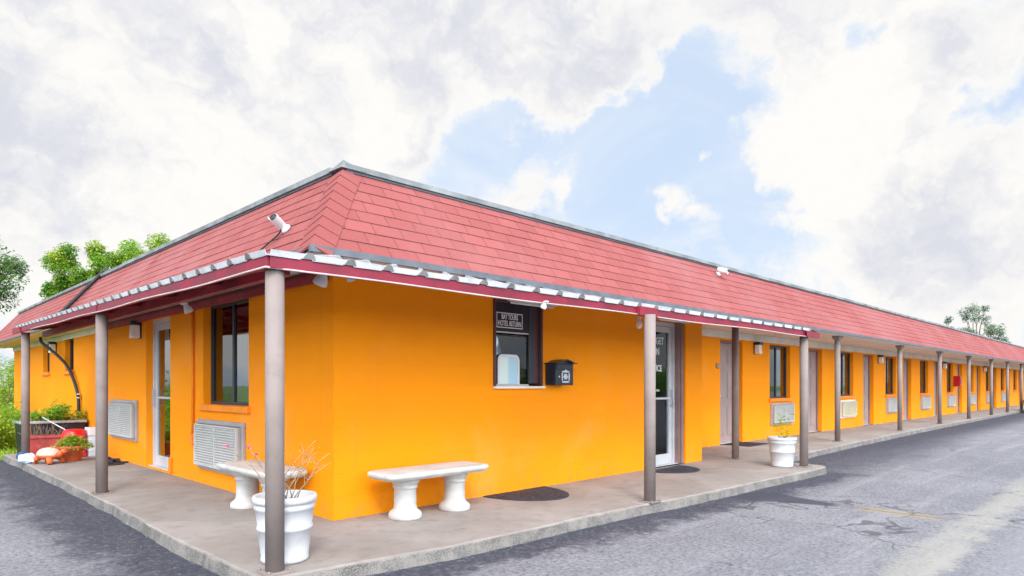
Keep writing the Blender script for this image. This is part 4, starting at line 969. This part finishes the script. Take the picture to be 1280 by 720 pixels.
# turtle
t = thing('turtle_figurine', 'orange clay garden turtle with a pale domed shell', 'figurine', (-.92,6.86,0), R(-58)); t.scale = (1.12,1.12,1.12)
b = MB(); b.ball((0,0,.10),(.165,.12,.045),24,10)
for sx, sy in ((.11,.085),(.11,-.085),(-.11,.085),(-.11,-.085)): b.tube([(sx*.7,sy*.7,.10),(sx*1.05,sy*1.1,.06),(sx*1.2,sy*1.2,.012)], [.045,.036,.034], 12)
b.tube([(.13,0,.11),(.19,0,.135),(.225,0,.165)], [.045,.036,.034], 12); b.ball((.25,0,.175),(.05,.038,.036),18,10); b.tube([(-.15,0,.09),(-.21,0,.06)], [.02,.006], 8); b.build('turtle_body', 'orangeclay', t)
b = MB(); V = []; n = 28
for r, z in ((.158,.115),(.162,.13),(.15,.165),(.12,.195),(.07,.215),(.02,.222)):
    for k in range(n): a = 2*math.pi*k/n; V.append((r*math.cos(a), .76*r*math.sin(a), z))
b.add(V, [(i*n+k,i*n+(k+1)%n,(i+1)*n+(k+1)%n,(i+1)*n+k) for i in range(5) for k in range(n)]+[tuple(5*n+k for k in range(n))],0,True); b.build('shell', 'palestone', t)
b = MB(); b.lathe([(.170,.10),(.178,.112),(.17,.125)],28,0,caps=False); o = b.build('shell_rim', 'orangeclay', t); o.scale = (1,.77,1)
for sy in (-1,1): b = MB(); b.ball((.283,sy*.022,.187),.0075,10,6); b.build('eye', 'black', t)
# red ball-shaped bucket, white cooler, bag, stick
t = thing('bucket', 'upturned bright red plastic bucket beside the white cooler box', 'bucket', (-.42,7.72,0)); t.scale = (1.15,1.15,1.28); b = MB(); b.lathe([(.17,0),(.172,.02),(.162,.03),(.155,.30),(.140,.345),(.10,.362),(.0,.366)],28); b.build('bucket_body', 'redplastic', t)
b = MB(); b.tube([(.166*math.cos(R(a)),.166*math.sin(R(a))-.01,.05+.08*math.sin(R(a-180))) for a in range(180,361,15)], .004, 5); b.build('handle', 'galv', t)
t = thing('cooler_box', 'white and pale blue cooler box against the orange wall end', 'cooler', (-.13,7.66,0), R(0)); t.scale = (.68,.72,1.28); b = MB(); b.box((-.17,-.2,0),(.17,.2,.27)); b.build('box_body', 'bluewhite', t, bevel=.012)
b = MB(); b.box((-.185,-.215,.272),(.185,.215,.38)); b.build('lid', 'whiteplastic', t, bevel=.015)
b = MB(); 
for z in (.07,.14,.21): b.box((-.176,-.19,z),(-.1705,.19,z+.02)); b.box((-.16,-.206,z),(.16,-.2005,z+.02))
b.build('ribs_pattern', 'whiteplastic', t)
b = MB(); b.tube([(-.62,9.2,.62),(-.36,8.3,.37)], .010, 6); tag(b.build('garden_stick', 'whiteplastic'), 'thin white stick leaning across the black planter box', 'stick')
# crumpled bag at the far porch post
def bag():
    t = thing('plastic_bag', 'crumpled pale blue and white bag at the foot of the far porch post', 'bag', (-1.13,7.15,0), R(-70)); b = MB(); n, mrow = 22, 12; V = []
    for i in range(mrow+1):
        ph = i/mrow
        for k in range(n):
            a = 2*math.pi*k/n; r = (.03+.10*math.sin(math.pi*min(1, ph*1.15+.12)))*(1+.14*math.sin(5*a+9*ph)+.08*math.sin(9*a-5*ph))
            V.append((.30*ph-.12, r*math.cos(a), .075+.01+r*.62*math.sin(a)-.05*ph))
    b.add(V, [(i*n+k,i*n+(k+1)%n,(i+1)*n+(k+1)%n,(i+1)*n+k) for i in range(mrow) for k in range(n)]+[tuple(mrow*n+k for k in range(n)), tuple(reversed(range(n)))],0,True); b.build('bag_body', 'bluewhite', t)
    b = MB(); b.ball((-.13,0,.10),(.085,.10,.075),18,10); b.build('bag_knot', 'navy', t)
bag()
# sandals
def sandal(label, loc, rz):
    t = thing('sandal', label, 'sandal', loc, rz, 'dark sandals by the side door'); b = MB(); P = []
    for k in range(24):
        a = 2*math.pi*k/24; P.append((.14*math.cos(a), (.048+.008*math.cos(a))*math.sin(a)+.006*math.sin(2*a)))
    b.prism(P, 0, .022); b.build('sole', 'rubber', t, bevel=.004)
    b = MB(); V = []
    for x in (.01,.085):
        for k in range(9): a = math.pi*k/8; V.append((x+.02*math.sin(a), .05*math.cos(a), .02+.042*math.sin(a)))
    b.add(V, [(k,k+1,10+k,9+k) for k in range(8)],0,True); b.build('strap', 'black', t); return t
for (x, y, rz, lb) in ((-.12,6.70,12,'dark sandal farthest from the side door'),(-.22,6.52,-20,'dark sandal second farthest from the side door'),(-.14,6.12,25,'dark sandal second nearest to the side door'),(-.26,5.95,5,'dark sandal nearest to the side door')): sandal(lb, (x,y,.001), R(rz+180))

# ------------------------------------------------------------------ bushes and trees
def tree(name, label, loc, h, spread, leafmats, nleaf, L, trunk=.16, clumps=26, crown0=.35, cat='tree', group=None, low=False):
    random.seed(int(abs(loc[0])*71+nleaf)); t = thing(name, label, cat, loc, 0, group); s = MB(); cs = []
    lean = Vector((random.uniform(-.06,.06)*h, random.uniform(-.06,.06)*h, 0))
    P = [Vector((0,0,-.15))]+[lean*(k/5)**1.5+Vector((0,0,h*.62*k/5)) for k in range(1,6)]
    s.tube(P, [trunk*(1-.13*k) for k in range(6)], 10)
    for k in range(clumps):
        d = rv(-.45,1); q = random.uniform(.35,1.0)**.7; zc = h*(crown0+(1-crown0)*.5); c = Vector((d.x*spread*q, d.y*spread*q, zc+d.z*(1-crown0)*h*.5*q))+lean*.8
        cs.append((c, random.uniform(.5,1.0)))
        bp = P[2+min(3, int(3.9*max(0, min(.99, (c.z/h-crown0)/(1-crown0)))))]
        mid = bp.lerp(c, .55)+rv()*.12*spread-Vector((0,0,.05*h)); s.tube([bp, mid, c], [trunk*.36,trunk*.2,trunk*.05], 6)
        for z in range(3): s.tube([mid.lerp(c,.6), c+rv()*spread*.25], [trunk*.08,trunk*.02], 4)
    s.build('trunk', 'bark', t)
    b = MB()
    for k in range(nleaf):
        c, q = cs[int(len(cs)*random.random())]; p = c+rv()*spread*.34*q*random.random()**.45; ci = int(abs(hash((round(c.x,2),round(c.y,2)))) % 3)
        mi = min(len(leafmats)-1, ci if random.random() < .7 else int(random.random()*3))
        leafquad(b, p, rv(-.8,.5), Vector((0,0,1)), L*random.uniform(.6,1.3), L*random.uniform(.35,.6), mi)
    b.build('crown', leafmats, t); return t
def at(px, t, z=-.12):
    u = (px-640)/816.; return (-2.969+SQ*t*(1+u), -5.201+SQ*t*(1-u), z)
tree('broadleaf_tree', 'tall dark green tree standing clear of the roof end', at(-64,27), 8.5, 2.6, ['leaf_b','leaf_d','leaf_e'], 19000, .17, .2, 44, .38)
tree('broadleaf_tree', 'bright green rounded tree behind the side wing roof', at(106,34), 8.7, 1.85, ['leaf_c','leaf_a','leaf_b'], 13000, .19, .2, 30, .45)
tree('broadleaf_tree', 'lighter spreading tree behind the roof, beside the rounded tree', at(184,36), 9.6, 2.2, ['leaf_c','leaf_a','leaf_b'], 11000, .19, .2, 30, .45)
G3 = 'grey-green trees beyond the far roof'
tree('gum_tree', 'small grey-green treetop showing over the far roof', at(1187,62), 8.0, 1.0, ['leaf_f'], 1900, .24, .14, 14, .5, group=G3)
tree('gum_tree', 'tallest grey-green tree showing over the far roof', at(1222,62), 8.9, 1.8, ['leaf_f','leaf_f','leaf_d'], 3600, .24, .18, 22, .45, group=G3)
tree('gum_tree', 'low ragged grey-green tree beside the tallest far tree', at(1245,62), 7.3, 1.3, ['leaf_f'], 1900, .24, .14, 14, .45, group=G3)
# palm tuft behind the roof
t = thing('palm_tree', 'thin palm with its fronds just over the side roof end', 'tree', at(58,33)); b = MB(); b.tube([(0,0,-.1),(.05,0,2.5),(0,.05,4.9)], [.15,.12,.11], 10); b.build('trunk', 'bark', t); b = MB()
for k in range(16):
    a = 2*math.pi*k/16+random.random()*.3; d = Vector((math.cos(a), math.sin(a), 0)); up = random.uniform(.2,.9); Lf = random.uniform(1.1,1.5); P = [Vector((0,.05,4.9))+d*Lf*s_+Vector((0,0,up*Lf*s_-1.0*Lf*s_*s_*.9)) for s_ in [j/9 for j in range(10)]]
    b.tube(P, .012, 4, 0)
    for j in range(1,10):
        for sd in (-1,1):
            for e in range(2): leafquad(b, P[j].lerp(P[j-1], e*.5), (d*.6+Vector((-d.y,d.x,0))*sd+Vector((0,0,-.25))), Vector((0,0,1)), .38*(1-abs(j-4)/9), .035, 0)
b.build('crown', ['leaf_d'], t)
GB = 'green bushes past the end of the walkway'
for (lb, x, y, r, n, lm, L) in (('tall leafy bush rising behind the wing end', *at(2,27)[:2],(1.7,1.7,2.7),7500,['leaf_a','leaf_b','leaf_e'],.15),('pale thin bush at the wing corner', *at(9,21.5)[:2],(.6,.6,1.9),2000,['leaf_c','leaf_d'],.11),
      ('bright bush beside the wing wall window', -1.0,15.2,(.9,1.4,1.25),4800,['leaf_a','leaf_c','leaf_b'],.11),('bright weedy bush halfway along the wing wall', -.75,12.3,(.75,1.2,.75),3200,['leaf_a','leaf_c','leaf_b'],.10),
      ('low lime bush right behind the black planter', -1.35,11.0,(.6,.8,.85),3400,['leaf_c','leaf_a','leaf_b'],.09),('dense bush at the edge of the drive', -2.6,13.2,(1.2,1.5,.9),4200,['leaf_a','leaf_b','leaf_c'],.11),('dark leafy bush at the far drive edge', -3.9,17.5,(1.6,1.6,1.8),4200,['leaf_b','leaf_e','leaf_a'],.13)):
    bushy('bush', lb, (x,y,-.12), r, n, lm, L, 'bush', GB, 10, clumps=26)
# grass verge past the walkway
b = MB()
for k in range(16000):
    x = random.uniform(-7,.1); y = 9.05+abs(random.gauss(0,2.2)); 
    if x > -1.0 and 9.3 < y < 10.2 and x > -.95: continue
    d = rv(.5,1); leafquad(b, Vector((x,y,-.125)), d, Vector((0,0,1)), random.uniform(.08,.22), .012, 0 if random.random() < .6 else 1, .05)
tag(b.build('grass', ['leaf_a','leaf_c']), kind='stuff')
# far wood across the road, behind the viewer; only windows mirror it
def wood(name, pts, n, L, hmin, hmax):
    b = MB()
    for k in range(n):
        i = random.randrange(len(pts)-1); a = Vector((*pts[i],0)); c = Vector((*pts[i+1],0)); s_ = random.random(); p = a.lerp(c, s_)
        hh = hmin+(hmax-hmin)*(.5+.5*math.sin(p.x*.55+p.y*.4)*math.cos(p.x*.23-p.y*.31)); p += Vector((random.gauss(0,1.5), random.gauss(0,1.5), hh*random.random()**.8))
        leafquad(b, p, rv(), Vector((0,0,1)), L*random.uniform(.6,1.3), L*.6, random.randrange(2))
    tag(b.build(name, ['leaf_b','leaf_a']), kind='stuff')
wood('woodland', [(-35,30),(-40,5),(-34,-30)], 8000, .6, 1.5, 4.2); wood('woodland', [(-5,-42),(30,-40),(90,-42)], 12000, .6, 1.5, 4.2)

# ------------------------------------------------------------------ parked car at the far end
t = thing('parked_car', 'dark car parked nose in at the far end of the rooms', 'car', (36.4,-2.7,LOT), 0)
b = MB(); S = []   # cross sections along y: nose (+y) to tail (-y): (y, half width, z low, z belt)
prof = [(2.22,.62,.42,.62),(2.14,.80,.26,.74),(1.7,.88,.22,.86),(1.0,.90,.22,.95),(0,.90,.22,.97),(-1.2,.90,.22,1.0),(-1.9,.88,.24,1.0),(-2.2,.80,.3,.92),(-2.28,.66,.42,.74)]
V = []; n = 12
for y, w, z0, z1 in prof:
    for k in range(n):
        a = 2*math.pi*(k+.5)/n; ca, sa = math.cos(a), math.sin(a); e = .45; V.append((w*math.copysign(abs(ca)**e, ca), y, (z0+z1)/2+(z1-z0)/2*math.copysign(abs(sa)**e, sa)))
b.add(V, [(i*n+k,(i+1)*n+k,(i+1)*n+(k+1)%n,i*n+(k+1)%n) for i in range(len(prof)-1) for k in range(n)]+[tuple(range(n)), tuple(reversed([(len(prof)-1)*n+k for k in range(n)]))],0,True); b.build('body', 'carpaint', t)
b = MB(); cab = [(.95,.80,.93),(.15,.66,1.42),(-1.2,.66,1.45),(-1.95,.78,1.0)]
for i in range(3):
    (y0,w0,z0),(y1,w1,z1) = cab[i], cab[i+1]; b.face([(-w0,y0,z0),(w0,y0,z0),(w1,y1,z1),(-w1,y1,z1)], 0 if i == 1 else 1)
for s in (-1,1): b.face([(s*.80,.95,.93),(s*.66,.15,1.42),(s*.66,-1.2,1.45),(s*.78,-1.95,1.0)], 1)
b.build('cabin', ['carpaint','black'], t)
for s in (-1,1):
    for y in (1.35,-1.4):
        b = MB(); mt = Matrix.Translation((s*.80,y,.32)) @ Matrix.Rotation(R(90),4,'Y'); b.lathe([(.2,-.10),(.30,-.10),(.32,-.07),(.32,.07),(.30,.10),(.2,.10)],28,0,mtx=mt); w = b.build('wheel', 'tyre', t)
        b = MB(); b.lathe([(.02,-.09),(.2,-.095),(.2,.095),(.02,.09)],20,0,mtx=mt); b.build('rim', 'rimmetal', w)
    b = MB(); b.ball((s*.62,2.13,.64),(.14,.06,.06),14,8); b.build('headlight', 'lampglass', t); b = MB(); b.ball((s*.66,-2.22,.78),(.13,.05,.07),14,8); b.build('tail_light', 'lampred', t)
    b = MB(); b.ball((s*.98,.62,.98),(.10,.06,.06),12,8); b.build('wing_mirror', 'carpaint', t)

# loose crumbs of stone and asphalt along the kerb
b = MB()
for k in range(700):
    e = random.choice(edge); d = abs(random.gauss(0,.18))+.02
    if e.x > 20: continue
    ox, oy = (0,-d) if e.x > -1.0 and e.x < 7.2 else ((-d,0) if e.x < -1 else (random.gauss(0,.2),-d)); r = random.uniform(.003,.010)
    p = (e.x+ox+random.gauss(0,.03), e.y+oy, LOT+r*.5); 
    V = [Vector(p)+rv()*r*random.uniform(.7,1.2) for _ in range(6)]; b.add(V, [(0,1,2),(0,2,3),(0,3,4),(0,4,5),(0,5,1),(1,3,2),(1,4,3),(1,5,4)])
tag(b.build('gravel', mat('kerb_crumbs', (.12,.112,.11), .9, .5, 40, 0)), kind='stuff')

# ------------------------------------------------------------------ sky, sun, camera
SUN_EL, SUN_AZ = 42.0, 234.0     # azimuth of the sun from +x, counter-clockwise
sd = Vector((math.cos(R(SUN_EL))*math.cos(R(SUN_AZ)), math.cos(R(SUN_EL))*math.sin(R(SUN_AZ)), math.sin(R(SUN_EL))))
w = bpy.data.worlds.new('World'); scene.world = w; w.use_nodes = True
T = NT(w.node_tree); bg = w.node_tree.nodes['Background']
sky = T.n.new('ShaderNodeTexSky'); sky.sky_type = 'NISHITA'; sky.sun_disc = False; sky.sun_elevation = R(SUN_EL); sky.sun_rotation = R(90-SUN_AZ); sky.air_density = 1.0; sky.dust_density = 1.5; sky.ozone_density = 1.5
D = T.n.new('ShaderNodeTexCoord').outputs['Generated']
nv = T.n.new('ShaderNodeVectorMath'); nv.operation = 'NORMALIZE'; T.l.new(D, nv.inputs[0]); D = nv.outputs[0]
dx, dy, dz = T.xyz(D)
def sdir(px, py):
    u, v = (px-640)/816., (481.5-py)/816.; return Vector((SQ*(1+u), SQ*(1-u), v)).normalized()
wn = T.n.new('ShaderNodeTexNoise'); wn.inputs['Scale'].default_value = 5.0; wn.inputs['Detail'].default_value = 7; wn.inputs['Roughness'].default_value = .62; T.l.new(D, wn.inputs['Vector'])
ws = T.n.new('ShaderNodeVectorMath'); ws.operation = 'MULTIPLY_ADD'; T.l.new(wn.outputs['Color'], ws.inputs[0]); ws.inputs[1].default_value = (.26,.26,.26); T.l.new(D, ws.inputs[2])
wo = T.n.new('ShaderNodeVectorMath'); wo.operation = 'SUBTRACT'; T.l.new(ws.outputs[0], wo.inputs[0]); wo.inputs[1].default_value = (.13,.13,.13); WD = wo.outputs[0]
# big cloud banks and gaps of this sky: direction, angular radius, amount
def blobs(base, items):
    for px, py, r, a in items:
        n = T.n.new('ShaderNodeVectorMath'); n.operation = 'DISTANCE'; T.l.new(WD, n.inputs[0]); n.inputs[1].default_value = sdir(px, py)
        base = T.m('ADD', base, T.ramp(n.outputs['Value'], 0, r, a, 0))
    return base
mp = T.n.new('ShaderNodeMapping'); T.l.new(D, mp.inputs[0]); mp.inputs['Scale'].default_value = (1,1,1.9); CV = mp.outputs[0]
wv = T.n.new('ShaderNodeMapping'); T.l.new(WD, wv.inputs[0]); wv.inputs['Scale'].default_value = (1,1,1.35)
def billow(scale, detail=4.0, rough=.55):
    n = T.n.new('ShaderNodeTexVoronoi'); n.feature = 'F1'; n.inputs['Scale'].default_value = scale; n.inputs['Detail'].default_value = detail; n.inputs['Roughness'].default_value = rough; n.normalize = True
    T.l.new(wv.outputs[0], n.inputs['Vector']); return T.m('SUBTRACT', 1.0, n.outputs['Distance'])
puff = billow(9.0, 2.5)
cover = T.m('ADD', T.m('MULTIPLY', T.noise(CV, 2.4, 6, .55), .45), T.m('ADD', T.m('MULTIPLY', T.m('SUBTRACT', puff, .22), .62), T.m('MULTIPLY', T.noise(CV, 3.6, 6, .6, .3), .36)))
cover = blobs(cover, ((860,130,.12,-.30),(800,200,.12,-.22),(690,185,.06,-.12),(940,255,.10,-.24),(610,180,.09,-.18),(1000,215,.07,-.14),(1090,30,.07,-.28),(1250,145,.08,-.24),(740,250,.06,-.08),(1080,172,.05,-.20),(560,240,.05,-.10),(960,90,.06,-.12),
    (1040,130,.20,.20),(1150,270,.30,.20),(180,200,.42,.22),(500,180,.10,.22),(840,262,.06,.30),(690,115,.13,.30),(600,60,.24,.22),(770,20,.22,.22),(815,108,.04,.26),(1000,10,.2,.12),(330,60,.42,.24),(100,60,.45,.24),(1200,60,.2,.10),(690,262,.07,.20),(880,200,.03,.20),(620,215,.03,.16),(930,150,.03,.14),(720,230,.05,.18),(600,255,.06,.16),(960,255,.05,.12)))
mask = T.ramp(cover, .66, .84)
cirrus = T.ramp(T.noise(CV, 3.2, 7, .6, .6), .35, .75)
thick = T.m('ADD', T.m('MULTIPLY', T.noise(CV, 4.5, 8, .55), .70), T.m('MULTIPLY', T.m('SUBTRACT', 1.0, billow(13.0, 2.5, .6)), .95))
thick = blobs(thick, ((50,110,.28,.26),(255,85,.09,.26),(480,20,.36,.14),(760,10,.34,.20),(1130,320,.16,.16),(1240,10,.2,.16),(530,205,.07,.22),(1180,370,.2,.10),(330,130,.10,.10),(560,90,.14,.14),
    (200,220,.26,-.20),(330,40,.08,-.16),(470,160,.10,-.14),(1060,110,.20,-.10),(140,140,.08,-.12),(360,25,.07,-.16),(870,330,.14,-.12),(1000,300,.10,-.10),(480,150,.06,-.14)))
lit = T.ramp(cover, .74, 1.0)
shade = T.m('MULTIPLY', T.ramp(thick, .54, 1.02), lit)
CL = 4.15
white = (1.0*CL, .985*CL, .955*CL); grey = (.72*CL, .735*CL, .815*CL)
cc = T.mix(shade, white, grey)
haze = T.mix(cirrus, (.64*CL,.77*CL,.96*CL), (.88*CL,.92*CL,.98*CL))
bl = T.mix(.08, haze, sky.outputs[0])
col = T.mix(mask, bl, cc)
# added glow in the unseen sky behind the viewer, lights walls under the canopy
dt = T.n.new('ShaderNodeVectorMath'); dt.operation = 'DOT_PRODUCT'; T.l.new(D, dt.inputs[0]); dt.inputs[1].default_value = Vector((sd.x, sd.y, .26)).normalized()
fill_glow = T.ramp(dt.outputs['Value'], -.15, .92, 1.0, 4.9)
gm = T.n.new('ShaderNodeVectorMath'); gm.operation = 'SCALE'; T.l.new(col, gm.inputs[0]); T.l.new(fill_glow, gm.inputs['Scale'])
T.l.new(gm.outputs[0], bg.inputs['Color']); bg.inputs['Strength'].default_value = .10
w.cycles.sampling_method = 'MANUAL'; w.cycles.sample_map_resolution = 512
sl = bpy.data.lights.new('sun', 'SUN'); sl.energy = 1.0; sl.angle = R(16); sl.color = (1, .95, .87)
so = bpy.data.objects.new('sun', sl); COL.objects.link(so)
so.rotation_euler = sd.to_track_quat('Z', 'Y').to_euler(); so.location = (0, -10, 20)

cam = bpy.data.cameras.new('camera'); co = bpy.data.objects.new('camera', cam); COL.objects.link(co); scene.camera = co
co.location = (-2.969, -5.201, 1.2); co.rotation_euler = (R(90), 0, R(-45)); cam.sensor_width = 36; cam.lens = 816/1280*36; cam.shift_y = 121.5/1280; cam.clip_start = .05; cam.clip_end = 3000
scene.view_settings.view_transform = 'Standard'; scene.view_settings.look = 'None'; scene.view_settings.exposure = 1.27; scene.view_settings.gamma = 1; scene.view_settings.use_curve_mapping = False
scene.cycles.max_bounces = 8; scene.cycles.transparent_max_bounces = 12; scene.cycles.sample_clamp_indirect = 6
